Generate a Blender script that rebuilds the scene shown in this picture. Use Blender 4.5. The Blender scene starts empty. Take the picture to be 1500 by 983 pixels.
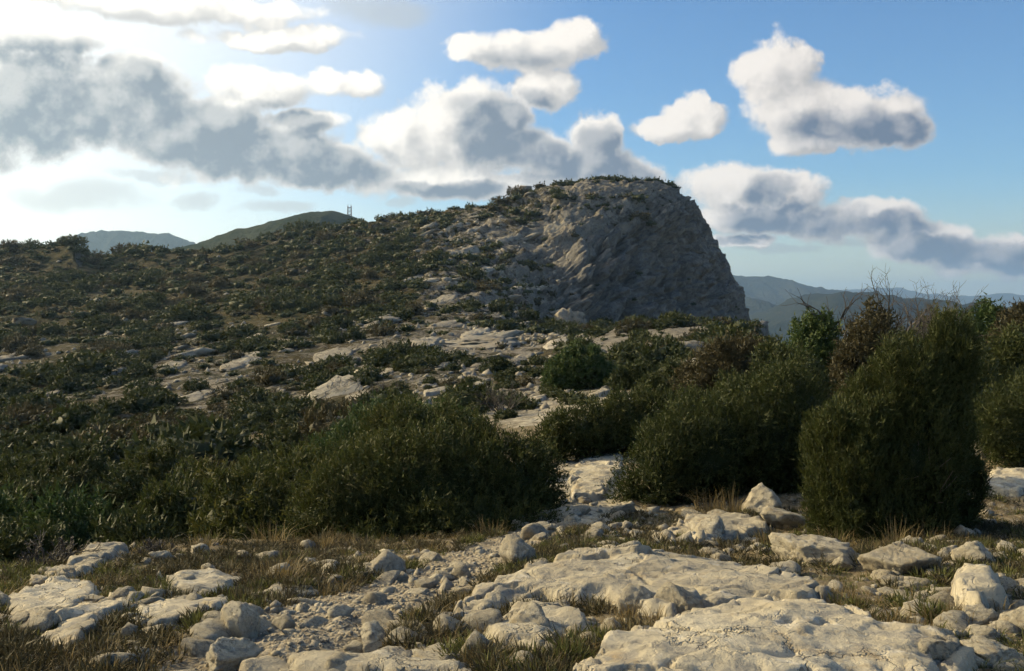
import bpy, math, random
import numpy as np
from mathutils import Vector

# ------------------------------------------------------------------ scene, camera, light
scene = bpy.context.scene
COL = scene.collection
FPX, HOR, CAMZ = 1441.0, 440.0, 1.65          # focal length in photo pixels, horizon row, eye height

cam_data = bpy.data.cameras.new("camera")
cam = bpy.data.objects.new("camera", cam_data)
COL.objects.link(cam)
cam.location = (0, 0, CAMZ)
cam.rotation_euler = (math.radians(90), 0, 0)
cam_data.sensor_width = 36.0
cam_data.lens = 36.0 * FPX / 1500.0
cam_data.shift_y = -(491.5 - HOR) / 1500.0
cam_data.clip_start = 0.1
cam_data.clip_end = 60000.0
scene.camera = cam

SUN_AZ, SUN_EL = math.radians(-69), math.radians(25)     # azimuth from +Y, negative is to the left
scene.view_settings.view_transform = 'Standard'
scene.view_settings.look = 'None'
scene.view_settings.exposure = 0.50
scene.view_settings.gamma = 1.0
scene.view_settings.use_curve_mapping = False
scene.render.engine = 'CYCLES'
scene.cycles.use_denoising = True
scene.cycles.max_bounces = 5
scene.cycles.diffuse_bounces = 2
scene.cycles.use_adaptive_sampling = True
scene.cycles.adaptive_threshold = 0.03
scene.cycles.adaptive_min_samples = 12
scene.cycles.volume_bounces = 1
scene.cycles.transparent_max_bounces = 8

sun_data = bpy.data.lights.new("sun", 'SUN')
sun_data.energy = 5.0
sun_data.angle = math.radians(0.6)
sun_data.color = (1.0, 0.80, 0.47)
sun = bpy.data.objects.new("sun", sun_data)
COL.objects.link(sun)
sdir = Vector((math.sin(SUN_AZ) * math.cos(SUN_EL), math.cos(SUN_AZ) * math.cos(SUN_EL), math.sin(SUN_EL)))
sun.rotation_euler = sdir.to_track_quat('Z', 'Y').to_euler()

world = bpy.data.worlds.new("World")
scene.world = world
world.use_nodes = True


class NT:
    """tiny helper to write node trees as expressions"""
    def __init__(self, tree):
        self.t = tree

    def n(self, kind, **kw):
        nd = self.t.nodes.new(kind)
        for k, v in kw.items():
            setattr(nd, k, v)
        return nd

    def put(self, sock, v):
        if isinstance(v, bpy.types.NodeSocket):
            self.t.links.new(v, sock)
        else:
            sock.default_value = v

    def math(self, op, a, b=None, c=None, clamp=False):
        nd = self.n('ShaderNodeMath', operation=op)
        nd.use_clamp = clamp
        self.put(nd.inputs[0], a)
        if b is not None:
            self.put(nd.inputs[1], b)
        if c is not None:
            self.put(nd.inputs[2], c)
        return nd.outputs[0]

    def vec(self, op, a, b=None, scale=None):
        nd = self.n('ShaderNodeVectorMath', operation=op)
        self.put(nd.inputs[0], a)
        if b is not None:
            self.put(nd.inputs[1], b)
        if scale is not None:
            self.put(nd.inputs['Scale'], scale)
        return nd.outputs['Value'] if op in ('LENGTH', 'DOT_PRODUCT', 'DISTANCE') else nd.outputs[0]

    def noise(self, v, scale, detail=4, rough=0.5, out='Fac', dist=0.0):
        nd = self.n('ShaderNodeTexNoise')
        self.put(nd.inputs['Vector'], v)
        nd.inputs['Scale'].default_value = scale
        nd.inputs['Detail'].default_value = detail
        nd.inputs['Roughness'].default_value = rough
        nd.inputs['Distortion'].default_value = dist
        return nd.outputs[out]

    def sstep(self, x, a, b, lo=0.0, hi=1.0):
        nd = self.n('ShaderNodeMapRange', interpolation_type='SMOOTHSTEP')
        self.put(nd.inputs[0], x)
        for i, v in ((1, a), (2, b), (3, lo), (4, hi)):
            self.put(nd.inputs[i], v)
        return nd.outputs[0]

    def mix(self, f, a, b):
        nd = self.n('ShaderNodeMix', data_type='RGBA')
        self.put(nd.inputs[0], f)
        for s, v in ((nd.inputs[6], a), (nd.inputs[7], b)):
            if isinstance(v, tuple):
                v = (*v, 1.0) if len(v) == 3 else v
            self.put(s, v)
        return nd.outputs[2]


def ang(px, py):
    az = math.atan((px - 750) / FPX)
    return az, math.atan((HOR - py) / FPX * math.cos(az))


# cloud bodies and their thick cores: direction (as photo pixel -> azimuth, elevation) and angular radii
CLOUDS = [(-60,160,120,85),(60,150,140,80),(180,170,140,72),(290,205,150,68),(205,115,62,42),(400,225,130,50),(480,245,85,42),
          (440,182,75,22),(330,190,60,60),(380,130,85,36),(500,128,72,24),(400,57,125,20),(230,8,230,26),(50,52,95,26),
          (600,205,66,58),(690,165,70,54),(660,195,105,74),(740,185,60,45),(760,222,80,45),(880,205,48,40),(850,242,115,42),
          (650,270,125,30),(555,258,42,38),(920,252,66,30),(800,268,150,26),
          (770,76,108,36),(850,60,52,32),(800,128,58,38),(695,76,48,24),
          (985,184,56,22),(1030,172,36,32),(1010,160,40,30),
          (1138,108,68,50),(1175,160,92,52),(1260,172,84,48),(1325,195,42,28),(1190,205,75,24),
          (1065,268,80,40),(1140,285,66,44),(1100,312,85,34),(1200,322,90,34),(1290,325,72,34),(1350,352,84,32),
          (1435,367,84,30),(1510,378,84,28),(1090,352,60,12),(1620,380,90,30)]
WISPS = [(220,262,48,9),(380,281,30,9),(268,297,32,11),(110,288,80,20),(400,306,62,9),(590,298,26,8),(1150,365,60,7),
         (1240,352,40,6),(560,15,70,20),(20,180,60,22)]
CORES = [(40,165,240,105,1.1),(200,150,120,80,.9),(330,218,200,72,1.2),(480,248,105,44,1.15),(440,182,75,18,.9),
         (750,200,95,75,1.0),(855,245,135,56,1.15),(650,278,105,20,.8),(885,205,44,34,.75),(690,150,45,30,.45),(940,258,60,26,1.0),
         (1320,195,80,34,.9),(1230,190,110,34,.55),(760,72,70,18,.35),(1175,318,115,36,1.05),(1265,332,105,36,1.15),(1400,370,130,26,1.0),
         (1125,272,42,26,.6),(1085,352,55,12,.8),(1520,382,90,24,1.0),(220,262,44,8,.5),(380,281,28,8,.5),(268,297,30,10,.35),(400,306,60,8,.35)]


def build_world():
    t = world.node_tree
    t.nodes.clear()
    N = NT(t)
    # group: coordinates (azimuth, elevation, 0) + noise vector -> cloud body field
    g = bpy.data.node_groups.new("cloud_field", 'ShaderNodeTree')
    g.interface.new_socket("P", in_out='INPUT', socket_type='NodeSocketVector')
    g.interface.new_socket("Dir", in_out='INPUT', socket_type='NodeSocketVector')
    g.interface.new_socket("Body", in_out='OUTPUT', socket_type='NodeSocketFloat')
    G = NT(g)
    gi, go = G.n('NodeGroupInput'), G.n('NodeGroupOutput')
    P, Dr = gi.outputs[0], gi.outputs[1]
    w1 = G.noise(Dr, 9.0, 2, 0.5, 'Color')
    w2 = G.noise(Dr, 30.0, 6, 0.6, 'Color')
    off = G.vec('ADD', G.vec('SCALE', G.vec('SUBTRACT', w1, (.5, .5, .5)), scale=0.024),
                G.vec('SCALE', G.vec('SUBTRACT', w2, (.5, .5, .5)), scale=0.026))
    Pw = G.vec('ADD', P, G.vec('MULTIPLY', off, (1, 1, 0)))

    def ell(e, k):
        a, l = ang(e[0], e[1])
        d = G.vec('MULTIPLY', G.vec('SUBTRACT', Pw, (a, l, 0)), (FPX / e[2] , FPX / e[3], 0))
        r2 = G.vec('DOT_PRODUCT', d, d)
        return G.math('MULTIPLY_ADD', r2, -k, k)
    cur = None
    for e in CLOUDS:
        v = ell(e, 1.0)
        cur = v if cur is None else G.math('SMOOTH_MAX', cur, v, 0.25)
    # other clouds beyond what the photograph shows, same kind, low in the sky
    gen = G.noise(Dr, 3.2, 3, 0.5)
    sep = G.n('ShaderNodeSeparateXYZ')
    G.put(sep.inputs[0], P)
    aaz = G.math('ABSOLUTE', sep.outputs[0])
    outside = G.sstep(aaz, 0.60, 0.95)
    lowband = G.sstep(sep.outputs[1], 0.75, 0.1)
    gf = G.math('MULTIPLY', G.math('SUBTRACT', gen, 0.56), 6.0)
    gf = G.math('SUBTRACT', gf, G.math('MULTIPLY', G.math('SUBTRACT', 1.0, G.math('MULTIPLY', outside, lowband)), 6.0))
    cur = G.math('MAXIMUM', cur, gf)
    det = G.noise(Dr, 55.0, 6, 0.62)
    det2 = G.noise(Dr, 18.0, 4, 0.55)
    body = G.math('ADD', cur, G.math('MULTIPLY_ADD', det, 0.65, -0.325))
    body = G.math('ADD', body, G.math('MULTIPLY_ADD', det2, 0.9, -0.45))
    vp = G.n('ShaderNodeTexVoronoi', feature='SMOOTH_F1')
    G.put(vp.inputs['Vector'], G.vec('ADD', Dr, G.vec('SCALE', G.vec('SUBTRACT', w2, (.5, .5, .5)), scale=0.05)))
    vp.inputs['Scale'].default_value = 30.0
    vp.inputs['Smoothness'].default_value = 0.35
    body = G.math('ADD', body, G.math('MULTIPLY_ADD', vp.outputs['Distance'], -0.7, 0.28))
    g.links.new(body, go.inputs[0])

    tc = N.n('ShaderNodeTexCoord')
    D = N.vec('NORMALIZE', tc.outputs['Generated'])
    s = N.n('ShaderNodeSeparateXYZ')
    N.put(s.inputs[0], D)
    az = N.math('ARCTAN2', s.outputs[0], s.outputs[1])
    el = N.math('ARCSINE', s.outputs[2])
    cb = N.n('ShaderNodeCombineXYZ')
    N.put(cb.inputs[0], az)
    N.put(cb.inputs[1], el)
    P = cb.outputs[0]

    def field(shift):
        nd = N.n('ShaderNodeGroup')
        nd.node_tree = g
        if shift is None:
            N.put(nd.inputs[0], P)
            N.put(nd.inputs[1], D)
        else:
            N.put(nd.inputs[0], N.vec('ADD', P, (shift[0], shift[1], 0)))
            N.put(nd.inputs[1], N.vec('ADD', D, (shift[0], 0.0, shift[1])))
        return nd.outputs[0]
    body = field(None)
    toward = field((-0.017, 0.012))
    alpha = N.sstep(body, -0.12, 0.42)
    relief = N.math('SUBTRACT', body, toward)                      # >0: side that faces the sun
    lit = N.sstep(relief, -0.6, 0.6)
    # thick cores
    wv = N.noise(D, 14.0, 5, 0.6, 'Color')
    Pw = N.vec('ADD', P, N.vec('MULTIPLY', N.vec('SUBTRACT', wv, (.5, .5, .5)), (0.07, 0.06, 0)))
    cur = None
    for e in CORES:
        a, l = ang(e[0], e[1])
        d = N.vec('MULTIPLY', N.vec('SUBTRACT', Pw, (a, l, 0)), (FPX / e[2], FPX / e[3], 0))
        v = N.math('MULTIPLY_ADD', N.vec('DOT_PRODUCT', d, d), -e[4], e[4])
        cur = v if cur is None else N.math('SMOOTH_MAX', cur, v, 0.2)
    thick = N.sstep(cur, -0.10, 0.60)
    edge = N.sstep(body, 0.12, 0.75)
    dark = N.math('MULTIPLY', thick, edge)
    dark = N.math('MULTIPLY', dark, N.math('MULTIPLY_ADD', lit, -0.6, 1.25), clamp=True)
    side = N.sstep(az, -0.55, 0.45)                                # clouds nearer the sun are brighter
    white = N.mix(side, (0.90, 0.86, 0.78), (0.64, 0.60, 0.56))
    soft = N.mix(lit, (0.52, 0.55, 0.60), (1.04, 1.04, 1.04))
    mw = N.n('ShaderNodeMix', data_type='RGBA', blend_type='MULTIPLY')
    mw.inputs[0].default_value = 0.9
    N.put(mw.inputs[6], white)
    N.put(mw.inputs[7], soft)
    grey = N.mix(side, (0.23, 0.27, 0.305), (0.115, 0.155, 0.22))
    ccol = N.mix(dark, mw.outputs[2], grey)
    # wisps
    cur = None
    Pz = N.vec('ADD', P, N.vec('MULTIPLY', N.vec('SUBTRACT', wv, (.5, .5, .5)), (0.10, 0.035, 0)))
    for e in WISPS:
        a, l = ang(e[0], e[1])
        d = N.vec('MULTIPLY', N.vec('SUBTRACT', Pz, (a, l, 0)), (FPX / e[2], FPX / e[3], 0))
        v = N.math('MULTIPLY_ADD', N.vec('DOT_PRODUCT', d, d), -1.0, 1.0)
        cur = v if cur is None else N.math('MAXIMUM', cur, v)
    wisp = N.math('MULTIPLY', N.sstep(cur, -0.6, 0.9), 0.6)
    sky = N.n('ShaderNodeTexSky', sky_type='NISHITA')
    sky.sun_disc = False
    sky.sun_elevation = SUN_EL
    sky.sun_rotation = SUN_AZ
    sky.altitude = 800
    sky.air_density = 1.25
    sky.dust_density = 0.25
    sky.ozone_density = 4.0
    bg = N.n('ShaderNodeBackground')
    bg.inputs[1].default_value = 0.092
    N.put(bg.inputs[0], N.vec('MULTIPLY', sky.outputs[0], (0.84, 1.0, 1.13)))
    bc = N.n('ShaderNodeBackground')
    N.put(bc.inputs[0], ccol)
    bw = N.n('ShaderNodeBackground')
    N.put(bw.inputs[0], N.mix(side, (0.46, 0.48, 0.48), (0.30, 0.34, 0.36)))
    veil = N.math('MULTIPLY', N.sstep(el, 0.125, -0.01), N.math('MULTIPLY_ADD', N.noise(N.vec('MULTIPLY', D, (1, 1, 5)), 6.0, 5, 0.6), 0.7, 0.30))
    bv = N.n('ShaderNodeBackground')
    N.put(bv.inputs[0], N.mix(side, (0.98, 0.92, 0.78), (0.50, 0.49, 0.41)))
    m0 = N.n('ShaderNodeMixShader')
    t.links.new(N.math('MULTIPLY', veil, 0.85), m0.inputs[0]); t.links.new(bg.outputs[0], m0.inputs[1]); t.links.new(bv.outputs[0], m0.inputs[2])
    bg = m0
    # pale aureole of thin cloud about the sun
    glow = N.sstep(N.vec('DOT_PRODUCT', D, tuple(sdir)), 0.34, 0.86)
    ba = N.n('ShaderNodeBackground')
    ba.inputs[0].default_value = (1.0, 0.96, 0.84, 1)
    m00 = N.n('ShaderNodeMixShader')
    t.links.new(N.math('MULTIPLY', glow, 0.9), m00.inputs[0]); t.links.new(bg.outputs[0], m00.inputs[1]); t.links.new(ba.outputs[0], m00.inputs[2])
    bg = m00
    m1, m2, out = N.n('ShaderNodeMixShader'), N.n('ShaderNodeMixShader'), N.n('ShaderNodeOutputWorld')
    L = t.links.new
    L(wisp, m1.inputs[0]); L(bg.outputs[0], m1.inputs[1]); L(bw.outputs[0], m1.inputs[2])
    above = N.sstep(el, -0.01, 0.02)
    L(N.math('MULTIPLY', alpha, above), m2.inputs[0]); L(m1.outputs[0], m2.inputs[1]); L(bc.outputs[0], m2.inputs[2])
    L(m2.outputs[0], out.inputs[0])


build_world()
world.cycles.sampling_method = 'MANUAL'
world.cycles.sample_map_resolution = 512


# ------------------------------------------------------------------ numpy helpers
def _hash(ix, iy, iz, seed):
    h = (ix.astype(np.int64) * 374761393 + iy.astype(np.int64) * 668265263 + iz.astype(np.int64) * 2147483647 + seed * 974634777) & 0xFFFFFFFF
    h = ((h ^ (h >> 13)) * 1274126177) & 0xFFFFFFFF
    h = ((h ^ (h >> 16)) * 2246822519) & 0xFFFFFFFF
    return ((h ^ (h >> 15)) & 0xFFFFFF) / float(0xFFFFFF)


def vnoise(p, seed=0):
    i = np.floor(p).astype(np.int64)
    f = p - i
    w = f * f * f * (f * (f * 6 - 15) + 10)
    x, y, z = i[..., 0], i[..., 1], i[..., 2]
    wx, wy, wz = w[..., 0], w[..., 1], w[..., 2]
    r = 0
    for dx in (0, 1):
        for dy in (0, 1):
            for dz in (0, 1):
                r = r + _hash(x + dx, y + dy, z + dz, seed) * (wx if dx else 1 - wx) * (wy if dy else 1 - wy) * (wz if dz else 1 - wz)
    return r * 2 - 1


_R = np.array([[0.36, 0.48, -0.80], [-0.80, 0.60, 0.0], [0.48, 0.64, 0.60]])


def fbm(p, octv=4, seed=0, gain=0.5, ridge=False):
    s, a, n = 0, 1.0, 0.0
    for o in range(octv):
        v = vnoise(p, seed + o * 17)
        if ridge:
            v = 1 - 2 * np.abs(v)
        s = s + a * v
        n += a
        a *= gain
        p = (p @ _R.T) * 2.03 + 3.7
    return s / n


def facet(p, seed=0, flat2d=False):
    """broken planes: every cell of a jittered lattice tilts its own way; also the distance to the nearest cell border"""
    i = np.floor(p).astype(np.int64)
    b1 = np.full(p.shape[:-1], 1e9); b2 = b1.copy(); val = np.zeros(p.shape[:-1])
    for dx in (-1, 0, 1):
        for dy in (-1, 0, 1):
            for dz in ((0,) if flat2d else (-1, 0, 1)):
                x, y, z_ = i[..., 0] + dx, i[..., 1] + dy, i[..., 2] + dz
                h = _hash(x, y, z_, seed)
                h2 = (h * 7919.0) % 1.0; h3 = (h * 104729.0) % 1.0; h4 = (h * 1299.7) % 1.0; h5 = (h * 611.3) % 1.0
                ox, oy, oz = p[..., 0] - x - h, p[..., 1] - y - h2, p[..., 2] - z_ - (0 if flat2d else h3)
                d = ox * ox + oy * oy + oz * oz
                v = ox * (h4 - .5) * 2 + oy * (h5 - .5) * 2 + oz * (h3 - .5) * 2 + (h2 - .5) * 0.6
                m = d < b1
                b2 = np.where(m, b1, np.minimum(b2, d))
                val = np.where(m, v, val)
                b1 = np.where(m, d, b1)
    return val, np.sqrt(b2) - np.sqrt(b1)


def stack(*a):
    return np.stack(np.broadcast_arrays(*a), -1).astype(float)


def sst(x, a, b):
    t = np.clip((x - a) / (b - a), 0, 1)
    return t * t * (3 - 2 * t)


def pchip(xk, yk, x):
    """monotone cubic, yk shape (K,) ; x any shape"""
    xk = np.asarray(xk, float); yk = np.asarray(yk, float)
    h = np.diff(xk); d = np.diff(yk) / h
    m = np.zeros_like(yk)
    m[0], m[-1] = d[0], d[-1]
    for i in range(1, len(yk) - 1):
        if d[i - 1] * d[i] > 0:
            w1, w2 = 2 * h[i] + h[i - 1], h[i] + 2 * h[i - 1]
            m[i] = (w1 + w2) / (w1 / d[i - 1] + w2 / d[i])
    x = np.clip(x, xk[0], xk[-1])
    i = np.clip(np.searchsorted(xk, x) - 1, 0, len(xk) - 2)
    t = (x - xk[i]) / h[i]
    t2, t3 = t * t, t * t * t
    return (2 * t3 - 3 * t2 + 1) * yk[i] + (t3 - 2 * t2 + t) * h[i] * m[i] + (-2 * t3 + 3 * t2) * yk[i + 1] + (t3 - t2) * h[i] * m[i + 1]


def mesh(name, verts, faces, mat=None, smooth=False, attrs=None):
    """faces: list of integer arrays (n,3) / (n,4)"""
    me = bpy.data.meshes.new(name)
    if not isinstance(faces, (list, tuple)):
        faces = [faces]
    faces = [np.asarray(f) for f in faces if len(f)]
    me.vertices.add(len(verts))
    me.vertices.foreach_set('co', np.asarray(verts, np.float32).ravel())
    loops = np.concatenate([f.ravel() for f in faces]).astype(np.int32)
    tot = np.concatenate([np.full(len(f), f.shape[1], np.int32) for f in faces])
    start = np.concatenate([[0], np.cumsum(tot)[:-1]]).astype(np.int32)
    me.loops.add(len(loops))
    me.loops.foreach_set('vertex_index', loops)
    me.polygons.add(len(tot))
    me.polygons.foreach_set('loop_start', start)
    if smooth:
        me.polygons.foreach_set('use_smooth', np.ones(len(tot), bool))
    for k, v in (attrs or {}).items():
        at = me.attributes.new(k, 'FLOAT', 'POINT')
        at.data.foreach_set('value', np.asarray(v, np.float32))
    if mat:
        me.materials.append(mat)
    me.update(calc_edges=True)
    return me


def link(name, me, parent=None, loc=(0, 0, 0), rot=(0, 0, 0), scl=(1, 1, 1), label=None, cat=None, group=None, kind=None):
    o = bpy.data.objects.new(name, me)
    COL.objects.link(o)
    o.location, o.rotation_euler, o.scale = loc, rot, scl
    if parent:
        o.parent = parent
    for k, v in (('label', label), ('category', cat), ('group', group), ('kind', kind)):
        if v:
            o[k] = v
    return o


# ------------------------------------------------------------------ materials
def new_mat(name):
    m = bpy.data.materials.new(name)
    m.use_nodes = True
    m.node_tree.nodes.clear()
    return m, NT(m.node_tree)


def finish(m, N, col, rough=0.9, bump=None, bump_d=0.02, strength=1.0, trans=0.0, spec=0.2):
    b = N.n('ShaderNodeBsdfPrincipled')
    N.put(b.inputs['Base Color'], col)
    N.put(b.inputs['Roughness'], rough)
    b.inputs['Specular IOR Level'].default_value = spec
    if bump is not None:
        bn = N.n('ShaderNodeBump')
        bn.inputs['Strength'].default_value = strength
        bn.inputs['Distance'].default_value = bump_d
        N.put(bn.inputs['Height'], bump)
        N.put(b.inputs['Normal'], bn.outputs[0])
    out = N.n('ShaderNodeOutputMaterial')
    sh = b.outputs[0]
    if trans:
        tr = N.n('ShaderNodeBsdfTranslucent')
        N.put(tr.inputs[0], col)
        mx = N.n('ShaderNodeMixShader')
        mx.inputs[0].default_value = trans
        m.node_tree.links.new(sh, mx.inputs[1]); m.node_tree.links.new(tr.outputs[0], mx.inputs[2])
        sh = mx.outputs[0]
    m.node_tree.links.new(sh, out.inputs[0])
    return m


def limestone_nodes(N, P, fine=1.0):
    big = N.noise(P, 0.9 * fine, 5, 0.6)
    mid = N.noise(P, 5.0 * fine, 6, 0.65)
    fin = N.noise(P, 24.0 * fine, 7, 0.72)
    c = N.mix(N.sstep(big, 0.35, 0.65), (0.37, 0.325, 0.235), (0.48, 0.435, 0.33))
    st = N.noise(P, 2.3 * fine, 6, 0.7, dist=0.6)
    c = N.mix(N.math('MULTIPLY', N.sstep(st, 0.54, 0.70), 0.75), c, (0.29, 0.215, 0.12))   # ochre stains
    c = N.mix(N.math('MULTIPLY', N.sstep(mid, 0.50, 0.62), 0.75), c, (0.225, 0.215, 0.19))          # grey lichen
    c = N.mix(N.sstep(mid, 0.42, 0.30), c, (0.54, 0.50, 0.41))
    c = N.mix(N.math('MULTIPLY', N.sstep(fin, 0.56, 0.70), 0.55), c, (0.18, 0.16, 0.12))
    h = N.math('ADD', N.math('MULTIPLY', mid, 1.0), N.math('MULTIPLY', fin, 0.9))
    vo = N.n('ShaderNodeTexVoronoi', feature='DISTANCE_TO_EDGE')
    N.put(vo.inputs['Vector'], N.vec('ADD', P, N.vec('SCALE', N.noise(P, 2.5 * fine, 5, 0.65, 'Color'), scale=0.7 / fine)))
    vo.inputs['Scale'].default_value = 2.1 * fine
    crack = N.math('MULTIPLY', N.sstep(vo.outputs['Distance'], 0.035, 0.0), N.sstep(big, 0.42, 0.6))
    h = N.math('ADD', h, N.math('MULTIPLY', crack, -0.8))
    c = N.mix(N.math('MULTIPLY', crack, 0.55), c, (0.13, 0.11, 0.08))
    return c, h


def make_rock_mat(name, fine=1.0, bump_d=0.03, grey=0.0):
    m, N = new_mat(name)
    tc = N.n('ShaderNodeTexCoord')
    oi = N.n('ShaderNodeObjectInfo')
    P = N.vec('ADD', tc.outputs['Object'], N.vec('SCALE', N.vec('ADD', oi.outputs['Location'], (0, 0, 0)), scale=0.37))
    c, h = limestone_nodes(N, P, fine)
    if grey:
        c = N.mix(grey, c, (0.17, 0.158, 0.14))
        c = N.mix(N.math('MULTIPLY', N.sstep(N.noise(P, 1.7, 6, 0.75), 0.50, 0.62), 0.7), c, (0.085, 0.078, 0.06))
    rnd = N.math('MULTIPLY_ADD', oi.outputs['Random'], 0.35, 0.80)
    mm = N.n('ShaderNodeMix', data_type='RGBA', blend_type='MULTIPLY')
    mm.inputs[0].default_value = 1.0
    N.put(mm.inputs[6], c)
    cc = N.n('ShaderNodeCombineColor')
    for i in range(3):
        N.put(cc.inputs[i], rnd)
    N.put(mm.inputs[7], cc.outputs[0])
    return finish(m, N, mm.outputs[2], 0.92, h, bump_d, 0.8)


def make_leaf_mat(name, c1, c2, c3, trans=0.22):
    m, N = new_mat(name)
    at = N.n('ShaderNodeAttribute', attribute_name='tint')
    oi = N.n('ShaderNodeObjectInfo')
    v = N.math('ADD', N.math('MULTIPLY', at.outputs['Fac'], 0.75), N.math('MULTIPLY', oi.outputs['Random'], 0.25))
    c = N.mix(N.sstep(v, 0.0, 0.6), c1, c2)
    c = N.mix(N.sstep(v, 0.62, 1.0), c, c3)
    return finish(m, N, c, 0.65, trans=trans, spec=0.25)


M = {}
M['rock'] = make_rock_mat('limestone', 1.0, 0.034)
M['hillrock'] = make_rock_mat('weathered_limestone', 0.25, 0.2, 0.38)
M['juniper'] = make_leaf_mat('juniper_foliage', (0.024, 0.036, 0.010), (0.052, 0.062, 0.016), (0.125, 0.115, 0.034), 0.3)
M['shrub'] = make_leaf_mat('evergreen_shrub_foliage', (0.026, 0.037, 0.012), (0.048, 0.058, 0.017), (0.080, 0.082, 0.026))
M['oak'] = make_leaf_mat('oak_foliage', (0.030, 0.055, 0.018), (0.055, 0.085, 0.024), (0.10, 0.12, 0.035))
M['brown'] = make_leaf_mat('brown_shrub_foliage', (0.036, 0.035, 0.016), (0.062, 0.054, 0.024), (0.095, 0.078, 0.036))
M['twig'] = make_leaf_mat('bare_twigs', (0.055, 0.050, 0.042), (0.08, 0.070, 0.056), (0.12, 0.10, 0.078), 0.0)
M['bark'] = make_leaf_mat('bark', (0.07, 0.055, 0.04), (0.10, 0.08, 0.06), (0.14, 0.11, 0.085), 0.0)
M['dry'] = make_leaf_mat('dry_grass', (0.12, 0.09, 0.04), (0.19, 0.145, 0.065), (0.28, 0.22, 0.11), 0.35)
M['green'] = make_leaf_mat('green_grass', (0.060, 0.065, 0.018), (0.10, 0.105, 0.028), (0.17, 0.155, 0.055), 0.3)
M['herb'] = make_leaf_mat('grey_herbs', (0.07, 0.055, 0.03), (0.095, 0.085, 0.042), (0.13, 0.125, 0.065), 0.2)


def ground_material():
    m, N = new_mat('hillside_ground')
    ge = N.n('ShaderNodeNewGeometry')
    P = ge.outputs['Position']
    def att(n):
        return N.n('ShaderNodeAttribute', attribute_name=n).outputs['Fac']
    rockm, pathm, far = att('rock'), att('path'), att('far')
    # rock colours at a near and at a far scale
    cn, hn = limestone_nodes(N, P, 1.0)
    cf, hf = limestone_nodes(N, P, 0.10)
    spk = N.noise(P, 1.7, 6, 0.75)
    cf = N.mix(0.60, cf, (0.185, 0.17, 0.15))
    cf = N.mix(N.math('MULTIPLY', N.sstep(spk, 0.50, 0.66), 0.8), cf, (0.085, 0.078, 0.06))
    bed = N.n('ShaderNodeCombineXYZ')
    N.put(bed.inputs[0], N.math('MULTIPLY', N.vec('DOT_PRODUCT', P, (0.85, 0.0, 0.53)), 0.07))
    N.put(bed.inputs[1], N.math('MULTIPLY', N.vec('DOT_PRODUCT', P, (0.0, 1.0, 0.0)), 0.10))
    N.put(bed.inputs[2], N.math('MULTIPLY', N.vec('DOT_PRODUCT', P, (-0.53, 0.0, 0.85)), 0.55))
    beds = N.noise(bed.outputs[0], 1.0, 7, 0.68)
    cf = N.mix(N.math('MULTIPLY', N.sstep(beds, 0.50, 0.64), 0.7), cf, (0.10, 0.092, 0.075))
    hf = N.math('ADD', hf, N.math('MULTIPLY', beds, 1.6))
    cf = N.mix(N.math('MULTIPLY', att('cliff'), 0.7), cf, N.mix(N.sstep(N.noise(P, 0.30, 9, 0.78, dist=1.2), 0.38, 0.62), (0.085, 0.085, 0.082), (0.27, 0.26, 0.235)))  # cliff rock darkened and blotched in colour to deepen the shade on it
    crock = N.mix(far, cn, cf)
    # soil, litter and dry grass
    n1 = N.noise(P, 2.2, 5, 0.65)
    n2 = N.noise(P, 0.16, 5, 0.6)
    n3 = N.noise(P, 28.0, 4, 0.7)
    soil = N.mix(N.sstep(n1, 0.35, 0.65), (0.125, 0.098, 0.058), (0.20, 0.16, 0.095))
    soil = N.mix(N.sstep(n3, 0.45, 0.70), soil, (0.27, 0.235, 0.165))
    scrub = N.mix(N.sstep(n2, 0.38, 0.62), (0.036, 0.038, 0.017), (0.078, 0.064, 0.033))
    scrub = N.mix(N.sstep(N.noise(P, 0.9, 5, 0.7), 0.52, 0.66), scrub, (0.135, 0.108, 0.05))
    soil = N.mix(far, soil, scrub)
    # gravel of the path
    vo = N.n('ShaderNodeTexVoronoi', feature='F1')
    N.put(vo.inputs['Vector'], P)
    vo.inputs['Scale'].default_value = 34.0
    grav = N.mix(N.sstep(vo.outputs['Color'], 0.2, 0.8), (0.23, 0.195, 0.14), (0.40, 0.35, 0.26))
    soil = N.mix(pathm, soil, grav)
    edge = N.math('ADD', rockm, N.math('MULTIPLY_ADD', N.noise(P, 3.0, 6, 0.7), 0.9, -0.45))
    edgef = N.math('ADD', rockm, N.math('MULTIPLY_ADD', N.noise(P, 0.45, 9, 0.78), 2.2, -1.1))
    e = N.math('ADD', N.math('MULTIPLY', edge, N.math('SUBTRACT', 1.0, far)), N.math('MULTIPLY', edgef, far))
    rk = N.sstep(e, 0.42, 0.58)
    col = N.mix(rk, soil, crock)
    hnear = N.math('ADD', N.math('MULTIPLY', hn, 0.03), N.math('MULTIPLY', n3, 0.02))
    hnear = N.math('ADD', hnear, N.math('MULTIPLY', N.math('MULTIPLY', vo.outputs['Distance'], pathm), -0.03))
    hfar = N.math('ADD', N.math('MULTIPLY', hf, 0.7), N.math('MULTIPLY', N.math('MULTIPLY', rk, N.noise(P, 1.3, 6, 0.65)), 0.8))
    h = N.math('ADD', N.math('MULTIPLY', hnear, N.math('SUBTRACT', 1.0, far)), N.math('MULTIPLY', hfar, far))
    return finish(m, N, col, 0.95, h, 1.0, 0.9, spec=0.1)


M['ground'] = ground_material()

# ------------------------------------------------------------------ terrain
def zp(Y, py):
    return CAMZ + (HOR - py) / FPX * Y


def pt(*rows):
    """rows (px, Y, py or ('z', value))"""
    return [(r[0], r[1], (r[2][1] if isinstance(r[2], tuple) else zp(r[1], r[2]))) for r in rows]


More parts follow.
